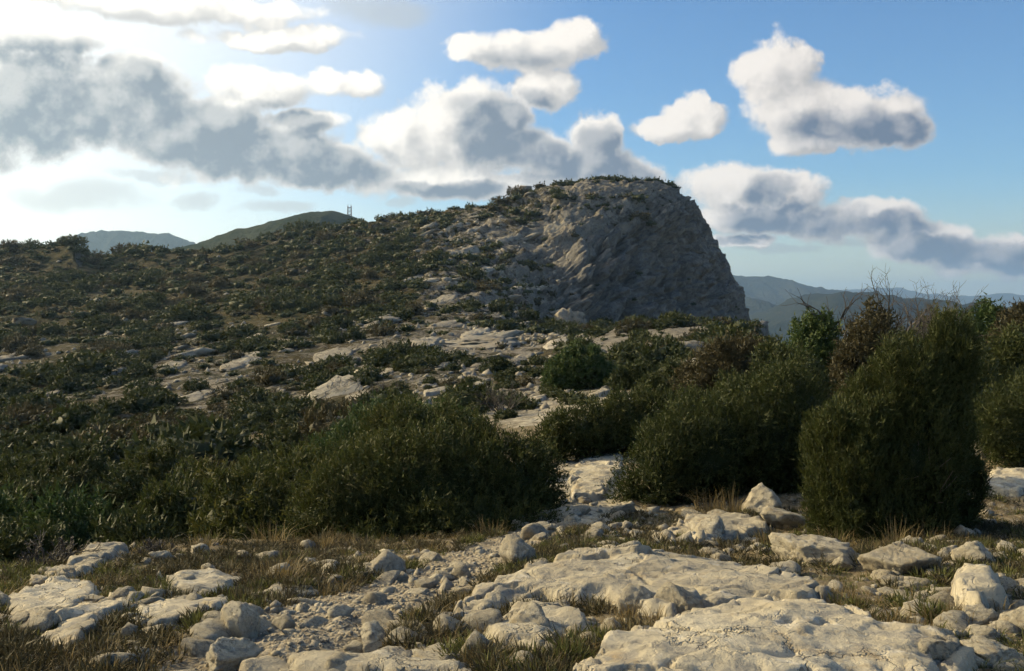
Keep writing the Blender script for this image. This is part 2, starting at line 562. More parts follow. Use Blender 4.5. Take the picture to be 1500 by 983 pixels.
z = lambda v: ('z', v)
KNOTS = [
    pt((-900, 0.5, z(.05)), (2400, 0.5, z(.05))),
    pt((-900, 4.3, z(-.05)), (0, 4.3, z(-.05)), (900, 4.3, z(.0)), (2400, 4.3, z(.02))),
    pt((-900, 7, z(-.42)), (0, 7, z(-.42)), (500, 7, z(-.42)), (1000, 7, z(-.30)), (2400, 7, z(-.30))),
    pt((-900, 9.5, 838), (0, 9.5, 838), (150, 9.8, 812), (300, 10.3, 795), (450, 10.5, 795), (640, 10.5, 790), (760, 10.5, 780),
       (850, 10.5, 775), (1000, 10.5, 780), (1200, 10, 790), (1500, 9.6, 790), (2400, 9.6, 790)),
    pt((-900, 14, z(-3.6)), (0, 14, z(-3.4)), (150, 14, z(-2.9)), (300, 15, z(-2.6)), (450, 15, z(-2.0)), (640, 15, z(-1.5)), (760, 14, 728),
       (870, 14, 722), (1000, 14, 715), (1200, 14, 706), (1500, 14, 700), (2400, 14, 700)),
    pt((-900, 25, z(-5.5)), (0, 25, z(-5.4)), (150, 25, z(-4.9)), (300, 25, z(-4.5)), (450, 25, z(-3.7)), (640, 25, z(-2.6)), (760, 23, 655),
       (870, 22, 650), (1000, 22, 640), (1200, 21, 622), (1350, 20, 628), (1500, 20, 622), (2400, 20, 622)),
    pt((-900, 45, z(-6.6)), (0, 45, z(-6.5)), (150, 45, z(-6.2)), (300, 45, z(-5.7)), (450, 45, z(-4.8)), (640, 42, 600), (760, 40, 600),
       (850, 38, 595), (1000, 36, 580), (1100, 35, 568), (1200, 34, 552), (1350, 31, 548), (1500, 30, 553), (2400, 30, 553)),
    pt((-900, 80, 604), (0, 80, 600), (150, 80, 592), (300, 80, 582), (450, 80, 562), (640, 75, 538), (760, 70, 545), (850, 65, 540),
       (1000, 60, 530), (1100, 55, 520), (1200, 50, 506), (1350, 46, 497), (1500, 44, 490), (2400, 44, 485)),
    pt((-900, 140, 505), (0, 140, 500), (150, 140, 495), (300, 140, 487), (450, 135, 478), (640, 125, 478), (760, 112, 496), (850, 98, 500),
       (900, 100, 490), (1000, 95, 486), (1100, 80, 492), (1200, 75, z(-6)), (1350, 75, z(-7)), (1500, 75, z(-7)), (2400, 75, z(-8))),
    pt((-900, 200, 440), (0, 200, 432), (150, 200, 432), (300, 200, 426), (450, 195, 415), (640, 180, 410), (760, 170, 452), (800, 176, 476),
       (850, 200, z(-5)), (900, 222, z(-6)), (950, 240, z(-6.5)), (985, 254, z(-7)), (1020, 268, z(-7)), (1050, 280, z(-7.5)), (1080, 292, z(-8)),
       (1095, 299, z(-9)), (1108, 304, z(-13)), (1130, 304, z(-40)), (1200, 304, z(-60)), (2400, 304, z(-70))),
    pt((-900, 238, 390), (0, 238, 388), (110, 238, 386), (150, 238, 397), (300, 240, 388), (450, 243, 366), (640, 235, 350), (760, 222, 372), (800, 222, 395),
       (850, 232, 372), (900, 245, 345), (950, 259, 322), (985, 270, 318), (1020, 283, 362), (1050, 293, 400), (1080, 302, 430),
       (1095, 306, 470), (1108, 309, z(-17)), (1130, 309, z(-43)), (1200, 312, z(-63)), (2400, 312, z(-72))),
    pt((-900, 260, 352), (0, 260, 357), (60, 260, 355), (105, 258, 349), (114, 259, 352), (124, 262, 363), (160, 264, 371), (200, 266, 361), (255, 268, 359),
       (275, 270, 363), (300, 275, 361), (350, 280, 352), (440, 288, 336), (520, 292, 322), (580, 293, 317), (640, 295, 311), (700, 295, 301),
       (760, 292, 288), (800, 290, 277), (840, 288, 270), (880, 286, 267), (940, 286, 268), (965, 286, 270), (985, 288, 279), (1003, 291, 294), (1020, 295, 314), (1036, 299, 338),
       (1052, 303, 365), (1068, 306, 395), (1081, 309, 424), (1090, 311, 451), (1099, 313, 480), (1110, 315, z(-20)), (1130, 316, z(-45)), (1200, 318, z(-65)), (2400, 318, z(-75))),
    pt((-900, 340, z(-8)), (300, 345, z(2)), (640, 350, z(16)), (900, 345, z(16)), (985, 340, z(8)), (1060, 338, z(-20)), (1110, 338, z(-50)), (1200, 340, z(-70)), (2400, 340, z(-80))),
    pt((-900, 700, z(-110)), (2400, 700, z(-120))),
    pt((-900, 14000, z(-125)), (2400, 14000, z(-125))),
]
PXC = np.concatenate([np.arange(-880, -90, 18), np.arange(-90, 790, 4.0), np.arange(790, 1130, 1.8), np.arange(1130, 1590, 4.0), np.arange(1590, 2390, 18)]).astype(float)
YR = np.concatenate([np.linspace(1.0, 3.8, 14, endpoint=False), np.geomspace(3.8, 12, 230, endpoint=False), np.geomspace(12, 30, 110, endpoint=False),
                     np.geomspace(30, 120, 130, endpoint=False), np.linspace(120, 325, 240, endpoint=False), np.geomspace(325, 14000, 36)])
NC = len(PXC)
for k_ in (10, 11):
    KNOTS[k_] = [(a_, b_, c_ - (1.9 if a_ < 560 else (1.0 if a_ < 800 else 0.0)) * (1 if a_ < 800 else 0)) for a_, b_, c_ in KNOTS[k_]]
KY = np.stack([pchip([r[0] for r in k], [r[1] for r in k], PXC) for k in KNOTS])
KZ = np.stack([pchip([r[0] for r in k], [r[2] for r in k], PXC) for k in KNOTS])
YR = np.concatenate([np.linspace(1.0, 3.8, 14, endpoint=False), np.geomspace(3.8, 12, 170, endpoint=False), np.geomspace(12, 28, 70, endpoint=False)])
seg = [np.repeat(YR[:, None], NC, 1)]
def geo(a, b, n):
    t = np.linspace(0, 1, n, endpoint=False)[:, None]
    return a * (b / a) ** t
seg += [geo(np.full(NC, 28.0), KY[8], 90), geo(KY[8], KY[9], 55), geo(KY[9], KY[10], 115), geo(KY[10], KY[11], 90), geo(KY[11], KY[12], 12),
        geo(KY[12], np.full(NC, 14000.0), 22), np.full((1, NC), 14000.0)]
GY = np.concatenate(seg)
NR = len(GY)
YL = np.concatenate([YR, np.geomspace(28, 120, 120, endpoint=False), np.linspace(120, 345, 300, endpoint=False), np.geomspace(345, 14000, 20)])
BASE = np.stack([pchip(KY[:, c], KZ[:, c], GY[:, c]) for c in range(NC)], 1)       # (NR, NC)
U = (PXC - 750) / FPX
GX = GY * U[None, :]
PXG = np.repeat(PXC[None, :], NR, 0)
PYG = HOR - (BASE - CAMZ) / GY * FPX


def blob(px, py, cx, cy, rx, ry):
    return np.clip(1 - ((px - cx) / rx) ** 2 - ((py - cy) / ry) ** 2, 0, 1)


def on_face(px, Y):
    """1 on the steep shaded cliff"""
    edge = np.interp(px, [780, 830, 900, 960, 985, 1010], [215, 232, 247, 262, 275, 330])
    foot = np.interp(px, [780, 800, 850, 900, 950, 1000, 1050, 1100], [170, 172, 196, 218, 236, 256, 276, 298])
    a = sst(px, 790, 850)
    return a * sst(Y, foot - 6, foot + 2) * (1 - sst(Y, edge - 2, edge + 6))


# relief
P3 = stack(GX, GY, BASE)
farw = sst(GY, 30, 110)
near_n = 0.10 * fbm(P3 * 0.55, 4, 1) + 0.045 * fbm(P3 * 2.6, 4, 5, ridge=True)
near_n *= sst(GY, 1.0, 5.0)
mid_n = 0.55 * fbm(P3 * 0.11, 4, 9) + 0.28 * fbm(P3 * 0.5, 4, 12, ridge=True)
hillw = sst(GY, 120, 200) * (1 - sst(GY, 330, 420))
BASE2 = BASE + near_n * (1 - farw) + mid_n * farw * (1 - 0.3 * hillw)
# crest stays near the profile, steps of bedding on the hill
gy = np.gradient(BASE, axis=0) / np.maximum(np.gradient(GY, axis=0), 1e-6)
gx = (np.gradient(BASE, axis=1) - gy * np.gradient(GY, axis=1)) / np.maximum(np.gradient(GX, axis=1), 1e-6)
gx, gy = np.clip(gx, -3, 3), np.clip(gy, -3, 3)
nl = np.sqrt(gx * gx + gy * gy + 1)
nx, ny, nz = -gx / nl, -gy / nl, 1 / nl
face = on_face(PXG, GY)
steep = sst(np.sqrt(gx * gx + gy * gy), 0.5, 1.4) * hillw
# bedding planes dip down to the left, as the strata of the photograph do
bed = (BASE * 0.80 - GX * 0.50 + GY * 0.12)
warp = 2.2 * fbm(P3 * 0.06, 3, 31)
tt = (bed + warp) / 3.1
saw = tt - np.floor(tt)
strata = (np.minimum(saw / 0.75, (1 - saw) / 0.25) - 0.5)
tt2 = (bed + warp * 0.7) / 1.15
saw2 = tt2 - np.floor(tt2)
strata2 = (np.minimum(saw2 / 0.7, (1 - saw2) / 0.3) - 0.5)
big = fbm(P3 * np.array([.10, .10, .06]), 4, 41, 0.55)
crag = fbm(P3 * np.array([.28, .28, .16]), 5, 47, 0.55, ridge=True)
pat = sst(fbm(P3 * 0.045, 3, 53), -0.15, 0.35)
sel = (hillw > 0.05) & (PXG > 520) & (PXG < 1140)
f1 = np.zeros_like(GX); f2 = f1.copy(); crk = f1.copy()
ps = P3[sel] + 1.5 * np.stack([fbm(P3[sel] * .2, 3, 301), fbm(P3[sel] * .2, 3, 302), fbm(P3[sel] * .2, 3, 303)], -1)
# cells stretched along the bedding
ba = math.radians(32)
pr_ = np.stack([ps[:, 0] * math.cos(ba) + ps[:, 2] * math.sin(ba), ps[:, 1], -ps[:, 0] * math.sin(ba) + ps[:, 2] * math.cos(ba)], -1)
a_, c_ = facet(pr_ * np.array([.11, .16, .24]), 5)
f1[sel], crk[sel] = a_, sst(c_, 0.0, 0.10)
a_, c_ = facet(pr_ * np.array([.40, .5, .75]), 6)
f2[sel] = a_ - 0.35 * (1 - sst(c_, 0.0, .15))
dsp = hillw * (steep * (1.6 * big + 0.8 * crag + 0.7 * strata + 3.2 * f1 + 1.0 * f2 - 2.0 * (1 - crk))
               + (1 - steep) * (pat * (1.5 * strata + 0.7 * strata2 + 0.3 * crag) + 0.9 * f1 + 0.45 * f2))
cleft = np.zeros_like(GX)
wob = 9 * fbm(stack(0 * GX, 0 * GX, BASE * 0.16), 3, 333) + 5 * fbm(P3 * 0.3, 2, 334)
for (p0, dr, wd, dp, z0, z1) in ((868, 1.7, 9, 6.5, -9, 20), (900, 1.5, 6, 3.5, -9, 24), (934, 1.1, 8, 5.0, -9, 20), (962, .8, 5, 3.0, -4, 28), (985, .3, 6, 4.0, -9, 26),
                                 (1014, -.3, 7, 4.5, -9, 25), (1036, -.5, 5, 2.6, -9, 12), (1054, -.9, 5, 3.0, -9, 12), (1076, -.9, 4, 2.0, -9, 4)):
    dd = (PXG - p0 - dr * (BASE - 5) + wob) / wd
    cleft -= dp * np.exp(-dd * dd) * sst(BASE, z0, z0 + 4) * (1 - sst(BASE, z1 - 6, z1))
rib = 5.5 * np.exp(-((PXG - 838 - 1.2 * (BASE - 3) + wob * .6) / 15) ** 2) * sst(BASE, -7, -2) * (1 - sst(BASE, 9, 15))
tt3 = (bed + 1.6 * warp) / 6.5
saw3 = tt3 - np.floor(tt3)
ledge = np.minimum(saw3 / 0.82, (1 - saw3) / 0.18) - 0.5
huge = fbm(P3 * np.array([.045, .045, .035]), 3, 351)
dsp = dsp + hillw * sst(PXG, 800, 850) * np.maximum(steep, face) * (cleft + rib + 2.6 * ledge * (1 - 0.7 * sst(PXG, 960, 1040)) + 3.2 * huge)
dsp = dsp + hillw * (1 - steep) * sst(PXG, 600, 700) * (1 - sst(PXG, 960, 1000)) * 1.5 * ledge
dsp *= 1 - 0.25 * sst(PXG, 1000, 1070)
dsp *= 1 - 0.6 * sst(GY - KY[11][None, :], -7, -1)
HX, HY, HZ = GX + nx * dsp, GY + ny * dsp, BASE2 + nz * dsp

# masks, in terms of where things lie on the ground
n_lo = fbm(P3 * 0.05, 4, 61)
rock = 0.36 + 0.0 * GX
rock = rock + 0.22 * blob(PXG, PYG, 620, 520, 190, 60) + 0.26 * blob(PXG, PYG, 820, 600, 240, 45) + 0.32 * blob(PXG, PYG, 760, 400, 170, 130)
rock = rock + 0.14 * blob(PXG, PYG, 300, 560, 260, 90) - 0.5 * blob(PXG, PYG, 200, 420, 360, 75) - 0.25 * blob(PXG, PYG, 180, 690, 380, 60)
rock = rock + 0.45 * blob(PXG, PYG, 960, 500, 130, 35) - 0.22 * blob(PXG, PYG, 480, 460, 130, 24)
rock = rock + 0.35 * sst(PXG, 760, 840) * sst(GY, 140, 180)
rock = np.where(GY > 30, rock, 0.36)
rock = np.maximum(rock, 1.15 * np.maximum(steep, face * hillw))
rock = np.where(GY > 335, 0.0, rock)
pathpx = np.interp(GY, [4.0, 4.6, 5.5, 6.5, 7.5, 9, 10.5, 12.5, 16, 22, 30], [380, 400, 470, 560, 650, 730, 800, 850, 868, 885, 900])
pathw = np.interp(GY, [4, 5, 6.5, 8, 10, 13, 22], [230, 210, 150, 100, 85, 65, 30])
path = np.exp(-((PXG - pathpx + 25 * fbm(P3 * 0.8, 2, 71)) / pathw) ** 2 * 1.4) * (GY < 30)
rock = np.where(GY < 30, rock + 0.5 * path * sst(GY, 9.5, 11.5), rock)
rock = np.where(GY < 30, rock - 0.22 * path * (1 - sst(GY, 9.5, 11.5)), rock)
path = path * (1 - sst(GY, 9.8, 11))
idx = np.arange(NR * NC).reshape(NR, NC)
quads = np.stack([idx[:-1, :-1], idx[:-1, 1:], idx[1:, 1:], idx[1:, :-1]], -1).reshape(-1, 4)
gm = mesh('ground', stack(HX, HY, HZ).reshape(-1, 3), quads, M['ground'], True,
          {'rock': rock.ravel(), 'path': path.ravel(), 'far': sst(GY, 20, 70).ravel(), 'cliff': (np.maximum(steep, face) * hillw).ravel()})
link('ground', gm, kind='structure', label='rocky limestone ground with a gravel path, rising into a cliff-edged hill')

LY = np.arange(len(YL))
ZL = np.stack([np.interp(YL, GY[:, c], HZ[:, c]) for c in range(NC)], 1)


def gz(x, y):
    """ground height at world x, y (arrays or floats)"""
    x, y = np.asarray(x, float), np.asarray(y, float)
    px = x / y * FPX + 750
    c = np.clip(np.interp(px, PXC, np.arange(NC)), 0, NC - 1.001)
    r = np.clip(np.interp(y, YL, LY), 0, len(YL) - 1.001)
    ci, ri = c.astype(int), r.astype(int)
    fc, fr = c - ci, r - ri
    Z = ZL
    return (Z[ri, ci] * (1 - fc) + Z[ri, ci + 1] * fc) * (1 - fr) + (Z[ri + 1, ci] * (1 - fc) + Z[ri + 1, ci + 1] * fc) * fr


def hit(px, py, ymin=3.0, ymax=330):
    """first point of the ground seen along the direction of a photo pixel"""
    ys = YL[(YL > ymin) & (YL < ymax)]
    xs = (px - 750) / FPX * ys
    pr = HOR - (gz(xs, ys) - CAMZ) / ys * FPX
    k = np.nonzero(pr <= py)[0]
    if len(k) == 0:
        k = [len(ys) - 1]
    k = k[0]
    if k > 0:
        a, b = pr[k - 1], pr[k]
        t = np.clip((a - py) / max(a - b, 1e-6), 0, 1)
        Y = ys[k - 1] + t * (ys[k] - ys[k - 1])
    else:
        Y = ys[0]
    X = (px - 750) / FPX * Y
    return float(X), float(Y), float(gz(X, Y))


def at_depth(px, Y):
    X = (px - 750) / FPX * Y
    return X, Y, float(gz(X, Y))


# ------------------------------------------------------------------ far hills
def far_mat(name, c1, c2, sc):
    m, N = new_mat(name)
    ge = N.n('ShaderNodeNewGeometry')
    n = N.noise(ge.outputs['Position'], sc, 8, 0.7)
    n2 = N.noise(ge.outputs['Position'], sc * 9, 4, 0.7)
    c = N.mix(N.sstep(n, 0.38, 0.62), c1, c2)
    c = N.mix(N.math('MULTIPLY', N.sstep(n2, 0.56, 0.72), 0.35), c, (0.10, 0.09, 0.075))
    return finish(m, N, c, 1.0, N.math('ADD', n, n2), 0.12 / sc, 0.8, spec=0.0)


def ridge(name, prof, Y, depth, base, mat, label, seed, relief, n=170, m=36):
    px = np.linspace(prof[0][0], prof[-1][0], n)
    crest = zp(Y, pchip([p[0] for p in prof], [p[1] for p in prof], px))
    v = np.linspace(-1, 1, m)
    X = (px[None, :] - 750) / FPX * Y + 0 * v[:, None]
    YY = Y + v[:, None] * depth + 0 * X
    prof_v = np.cos(np.clip(np.abs(v), 0, 1) * math.pi / 2)[:, None] ** 1.2
    q = stack(X, YY, 0 * X) / depth
    Z = base + (crest[None, :] - base) * prof_v
    Z = Z + relief * fbm(q * 5.0, 5, seed, 0.55, True) * np.sin(np.clip(np.abs(v), 0, 1) * math.pi)[:, None] \
        + relief * 0.10 * fbm(q * 40, 3, seed + 3)
    YY = YY + depth * 0.12 * fbm(q * 2.2, 3, seed + 5)
    ids = np.arange(m * n).reshape(m, n)
    q4 = np.stack([ids[:-1, :-1], ids[:-1, 1:], ids[1:, 1:], ids[1:, :-1]], -1).reshape(-1, 4)
    return link(name, mesh(name, stack(X, YY, Z).reshape(-1, 3), q4, mat, True), kind='structure', label=label)


FM1 = far_mat('wooded_hill', (0.022, 0.033, 0.018), (0.05, 0.056, 0.034), 0.02)
FM2 = far_mat('far_mountain_woods', (0.014, 0.020, 0.017), (0.032, 0.036, 0.03), 0.004)
FM3 = far_mat('shaded_ridge_woods', (0.012, 0.017, 0.013), (0.026, 0.030, 0.022), 0.006)  # woods colour darkened to stand for cloud shadow on the ridge
ridge('hill', [(180, 380), (240, 372), (290, 360), (340, 346), (400, 328), (440, 317), (465, 311), (490, 310), (508, 314), (524, 320), (560, 332), (680, 350)],
      900, 260, -110, FM1, 'green hill carrying the lattice mast behind the slope', 3, 10)
ridge('far_mountain', [(40, 372), (110, 358), (150, 345), (190, 341), (240, 343), (268, 352), (300, 363), (380, 375)],
      3600, 600, -125, FM2, 'pale hazy mountain beyond the left ridge', 5, 60)
ridge('far_mountain', [(980, 400), (1050, 404), (1090, 406), (1130, 411), (1180, 425), (1215, 432), (1260, 438), (1330, 447)],
      5200, 1200, -125, FM2, 'blue mountain showing past the cliff', 8, 60)
ridge('far_mountain', [(1150, 446), (1200, 434), (1250, 425), (1300, 423), (1340, 431), (1400, 437), (1450, 432), (1500, 436), (1600, 428), (1800, 440)],
      10500, 1500, -125, FM2, 'faint blue mountain on the horizon behind the bare trees', 11, 60)
ridge('far_mountain', [(980, 442), (1060, 438), (1095, 437), (1125, 446), (1150, 456), (1180, 462)],
      3300, 600, -125, FM2, 'small blue ridge at the cliff foot', 14, 30)
ridge('dark_ridge', [(1040, 500), (1100, 482), (1140, 464), (1175, 441), (1210, 433), (1260, 437), (1330, 445), (1420, 450), (1500, 455), (1800, 450)],
      2600, 800, -125, FM3, 'dark wooded ridge below the blue mountains', 17, 40)


# ------------------------------------------------------------------ foliage generators
rng = np.random.default_rng(7)


def unit(v):
    return v / np.maximum(np.linalg.norm(v, axis=-1, keepdims=True), 1e-9)


def icosphere(sub):
    import bmesh
    bm = bmesh.new()
    bmesh.ops.create_icosphere(bm, subdivisions=sub, radius=1.0)
    v = np.array([x.co[:] for x in bm.verts])
    f = np.array([[w.index for w in p.verts] for p in bm.faces])
    bm.free()
    return v, f


ICO = {s: icosphere(s) for s in (1, 2, 3, 4, 5)}


def blades(base, direction, length, width, r):
    """diamond leaves: base points, directions -> verts (n*4,3), quads"""
    n = len(base)
    side = unit(np.cross(direction, r.normal(size=(n, 3))))
    bend = unit(r.normal(size=(n, 3))) * (length * 0.12)[:, None]
    v = np.stack([base - side * (width * 0.5)[:, None], base + side * (width * 0.5)[:, None], base + direction * length[:, None] + bend], 1)
    return v.reshape(-1, 3), np.arange(n * 3).reshape(n, 3)


def crown_mesh(name, lobes, mat, clumps, per, L, W, seed, up=0.6, clump_r=0.12, core=0.66, csub=3, lump=0.13, drop=-9, spread=0.55, lumpf=2.2, ncore=99):
    """foliage of many small sprays on the uneven surface of several lobes (cx,cy,cz,rx,ry,rz)"""
    r = np.random.default_rng(seed)
    lob = np.array(lobes, float)
    area = (lob[:, 3] * lob[:, 4] * lob[:, 5]) ** (2 / 3)
    k = r.choice(len(lob), clumps * 2, p=area / area.sum())
    d = unit(r.normal(size=(clumps * 2, 3)))
    lumps = lambda dd, kk: lump * (1.5 * fbm(dd * lumpf + kk + seed, 2, seed) + 1.9 * fbm(dd * lumpf * 2.6 + kk + seed, 2, seed + 9))
    rad = 1 + lumps(d, k[:, None] * 3.1)
    rad = rad * (r.uniform(0.80, 1.04, len(k)) + 0.10 * (r.uniform(0, 1, len(k)) > 0.85))
    c = lob[k, :3] + d * lob[k, 3:] * rad[:, None]
    ok = c[:, 2] > drop
    for i in range(len(lob)):
        q = (c - lob[i, :3]) / lob[i, 3:]
        ok &= (np.linalg.norm(q, axis=1) > 0.86) | (k == i)
    c, d, k = c[ok][:clumps], d[ok][:clumps], k[ok][:clumps]
    nrm = unit(d / lob[k, 3:])
    g = unit(nrm * 0.75 + np.array([0, 0, up]) + 0.35 * r.normal(size=nrm.shape))
    n = len(c)
    cr = clump_r * r.uniform(0.6, 1.5, n)
    tint_c = r.uniform(0, 1, n)
    uu = r.uniform(-0.5, 1.0, n * per)
    crr = np.repeat(cr, per)
    gr = np.repeat(g, per, 0)
    base = np.repeat(c, per, 0) + gr * (uu * crr * 1.7 - crr * 0.5)[:, None] + r.normal(size=(n * per, 3)) * (crr * (0.48 - 0.34 * np.clip(uu, 0, 1)))[:, None]
    gd = unit(gr + spread * r.normal(size=(n * per, 3)))
    ln = L * r.uniform(0.6, 1.4, n * per)
    v, q = blades(base, gd, ln, W * r.uniform(0.7, 1.3, n * per), r)
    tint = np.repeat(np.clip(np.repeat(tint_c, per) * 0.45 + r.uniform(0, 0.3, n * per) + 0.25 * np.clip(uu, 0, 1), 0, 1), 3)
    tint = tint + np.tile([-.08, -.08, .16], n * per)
    vs, fs, ts, off = [v], [q], [tint], len(v)
    tris = []
    if core:
        iv, fi = ICO[csub]
        for i, lo in enumerate(lob[:ncore]):
            cv = iv * (core * (1 + lumps(iv, i * 3.1)))[:, None] * lo[3:] + lo[:3]
            cv[:, 2] = np.maximum(cv[:, 2], drop)
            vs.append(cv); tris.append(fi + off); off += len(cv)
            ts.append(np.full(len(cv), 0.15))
    return mesh(name, np.concatenate(vs), [q] + tris, mat, False, {'tint': np.clip(np.concatenate(ts), 0, 1)})


def tubes(segs, sides=4):
    """segs (a, b, ra, rb) -> verts, quads"""
    a = np.array([s[0] for s in segs]); b = np.array([s[1] for s in segs])
    ra = np.array([s[2] for s in segs]); rb = np.array([s[3] for s in segs])
    d = unit(b - a)
    ref = np.where(np.abs(d[:, 2:3]) < 0.9, np.array([[0, 0, 1.0]]), np.array([[1.0, 0, 0]]))
    s = unit(np.cross(d, ref)); t = np.cross(d, s)
    th = np.arange(sides) * 2 * math.pi / sides
    ring = s[:, None] * np.cos(th)[None, :, None] + t[:, None] * np.sin(th)[None, :, None]
    v = np.concatenate([a[:, None] + ring * ra[:, None, None], b[:, None] + ring * rb[:, None, None]], 1)
    n = len(a)
    o = (np.arange(n) * sides * 2)[:, None]
    i = np.arange(sides)
    q = np.stack([o + i, o + (i + 1) % sides, o + sides + (i + 1) % sides, o + sides + i], -1).reshape(-1, 4)
    return v.reshape(-1, 3), q


def branch(segs, p, d, length, rad, depth, r, kids=3, bend=0.25, upw=0.15, ratio=0.68, spread=0.75):
    n = 3
    q = p
    for i in range(n):
        d = unit(d + bend * r.normal(size=3) * 0.5 + np.array([0, 0, upw * 0.4]))
        e = q + d * length / n
        r0, r1 = rad * (1 - 0.35 * i / n), rad * (1 - 0.35 * (i + 1) / n)
        segs.append((q, e, r0, r1))
        if depth > 0 and (i > 0 or depth < 3):
            for _ in range(kids if i == n - 1 else max(1, kids - 1)):
                nd = unit(d + spread * unit(r.normal(size=3)))
                branch(segs, e, nd, length * ratio * r.uniform(0.6, 1.1), max(r1 * 0.62, 0.004 if rad < 0.02 else 0.0095), depth - 1, r, kids, bend, upw, ratio, spread)
        q = e


def twiggy(name, mat, stems, length, rad, depth, seed, kids=2, lean=0.5, upw=0.15, sides=3, spread=0.75, ratio=0.68):
    r = np.random.default_rng(seed)
    segs = []
    for _ in range(stems):
        d = unit(np.array([0, 0, 1.0]) + lean * r.normal(size=3) * np.array([1, 1, 0.3]))
        p = np.array([r.normal() * 0.06, r.normal() * 0.06, -0.05])
        branch(segs, p, d, length * r.uniform(0.7, 1.2), rad, depth, r, kids, 0.3, upw, ratio, spread)
    v, q = tubes(segs, sides)
    tint = np.repeat(r.uniform(0, 1, len(segs)), sides * 2)
    return mesh(name, v, q, mat, False, {'tint': tint})


def trunk_mesh(name, h, rad, seed, n=3, lean=0.25):
    r = np.random.default_rng(seed)
    segs = []
    for _ in range(n):
        d = unit(np.array([r.normal() * lean, r.normal() * lean, 1.0]))
        branch(segs, np.array([r.normal() * rad, r.normal() * rad, -0.15]), d, h, rad, 2, r, 2)
    v, q = tubes(segs, 6)
    return mesh(name, v, q, M['bark'], True, {'tint': np.full(len(v), .5)})


def plant(name, loc, crown, trunk, label, cat, group=None, rz=0.0, scl=(1, 1, 1)):
    e = bpy.data.objects.new(name, None)
    COL.objects.link(e)
    e.empty_display_size = 0.2
    e.location, e.rotation_euler, e.scale = loc, (0, 0, rz), scl
    e['label'], e['category'] = label, cat
    if group:
        e['group'] = group
    link('crown', crown, e)
    if trunk:
        link('trunk', trunk, e)
    return e


# ------------------------------------------------------------------ foreground junipers (each its own shape)
def big_bush(name, px, Y, lobes_px, label, seed, mat='juniper', dens=1.0, depth=0.8, L=0.060, W=0.017, cat='juniper', base_py=None, clump_r=0.11, up=0.6, spread=0.55, per=10, plumes=34, sink_px=20):
    """lobes_px: (px, py, half width px, half height px, depth offset m); sizes turned to metres at distance Y"""
    X, Yb, Z = at_depth(px, Y)
    s = Y / FPX
    lobes = []
    for i, (lx, ly, hw, hh, dy) in enumerate(lobes_px):
        yy = Y + dy
        s = yy / FPX
        ly = ly + sink_px
        lobes.append(((lx - 750) * s - X, dy, CAMZ + (HOR - ly) * s - Z, hw * s, max(hw * s * depth, hh * s * 0.6), hh * s))
    rr = np.random.default_rng(seed + 1)
    for _ in range(plumes):
        k = rr.integers(len(lobes_px))
        c = np.array(lobes[k]); d = unit(rr.normal(size=3)); d[2] = abs(d[2]) * 0.9; d[1] = -abs(d[1]) if rr.uniform() < .7 else d[1]
        p = c[:3] + d * c[3:] * 0.97
        q_ = rr.uniform(0.06, 0.15) * (1 + Y / 60)
        lobes.append((*p, q_, q_, q_ * rr.uniform(1.2, 2.2) * (0.7 + 0.5 * up)))
    lo = np.array(lobes)
    A = sum(4 * math.pi * ((a * b) ** 1.6 / 3 + (a * c) ** 1.6 / 3 + (b * c) ** 1.6 / 3) ** (1 / 1.6) for a, b, c in lo[:, 3:])
    n = int(A * 85 * dens * (0.06 / L) ** 1.3)
    per = int(per * 2.2)
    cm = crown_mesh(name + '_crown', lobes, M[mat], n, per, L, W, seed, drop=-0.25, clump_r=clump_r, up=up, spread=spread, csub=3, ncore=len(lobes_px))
    tr = trunk_mesh(name + '_trunk', float(lo[:, 2].max()) * 0.34, 0.028, seed, 5, 0.3)
    return plant(name, (X, Yb, Z), cm, tr, label, cat)


big_bush('juniper_bush', 640, 12.0, [(640, 700, 120, 95, 0), (545, 715, 95, 85, -.2), (728, 705, 80, 80, .1), (480, 745, 55, 55, -.4), (650, 640, 80, 48, .5),
                                     (600, 625, 60, 36, .8), (775, 700, 42, 62, .3), (690, 745, 110, 45, -.5), (560, 765, 95, 35, -.6), (788, 735, 28, 28, -.1)],
         'broad dark juniper mass spreading left of the bare rock path', 101, dens=0.95)
big_bush('juniper_bush', 1035, 13.2, [(978, 672, 55, 66, -.3), (1040, 650, 85, 88, 0), (1120, 640, 80, 95, .2), (1090, 590, 70, 50, .8), (1160, 600, 55, 90, .6),
                                      (1012, 615, 55, 40, .6), (940, 712, 28, 30, -.4), (1180, 670, 40, 70, .1)],
         'dark juniper thicket between the rock path and the tall juniper', 102, dens=0.9)
big_bush('tall_juniper', 1308, 10.3, [(1310, 665, 96, 112, 0), (1262, 668, 62, 100, -.15), (1358, 640, 56, 120, .1), (1352, 550, 48, 58, .1), (1288, 612, 46, 52, 0),
                                      (1392, 520, 26, 50, .15), (1236, 725, 46, 55, -.2), (1374, 700, 44, 72, 0), (1300, 735, 92, 46, -.25), (1236, 672, 30, 44, 0), (1326, 595, 66, 80, 0), (1340, 578, 42, 54, 0), (1335, 660, 70, 100, -.2)],
         'tall dense juniper standing behind two white boulders', 103, up=1.15, L=0.055, W=0.0115, depth=0.75, dens=1.2, per=17, clump_r=0.075, spread=0.42, plumes=70, sink_px=24)
big_bush('juniper_bush', 1500, 15, [(1490, 612, 52, 46, 0), (1535, 590, 60, 60, .3), (1475, 625, 36, 34, -.3)],
         'rounded juniper cut by the right edge beside pale rock', 104, up=0.9, dens=0.9)
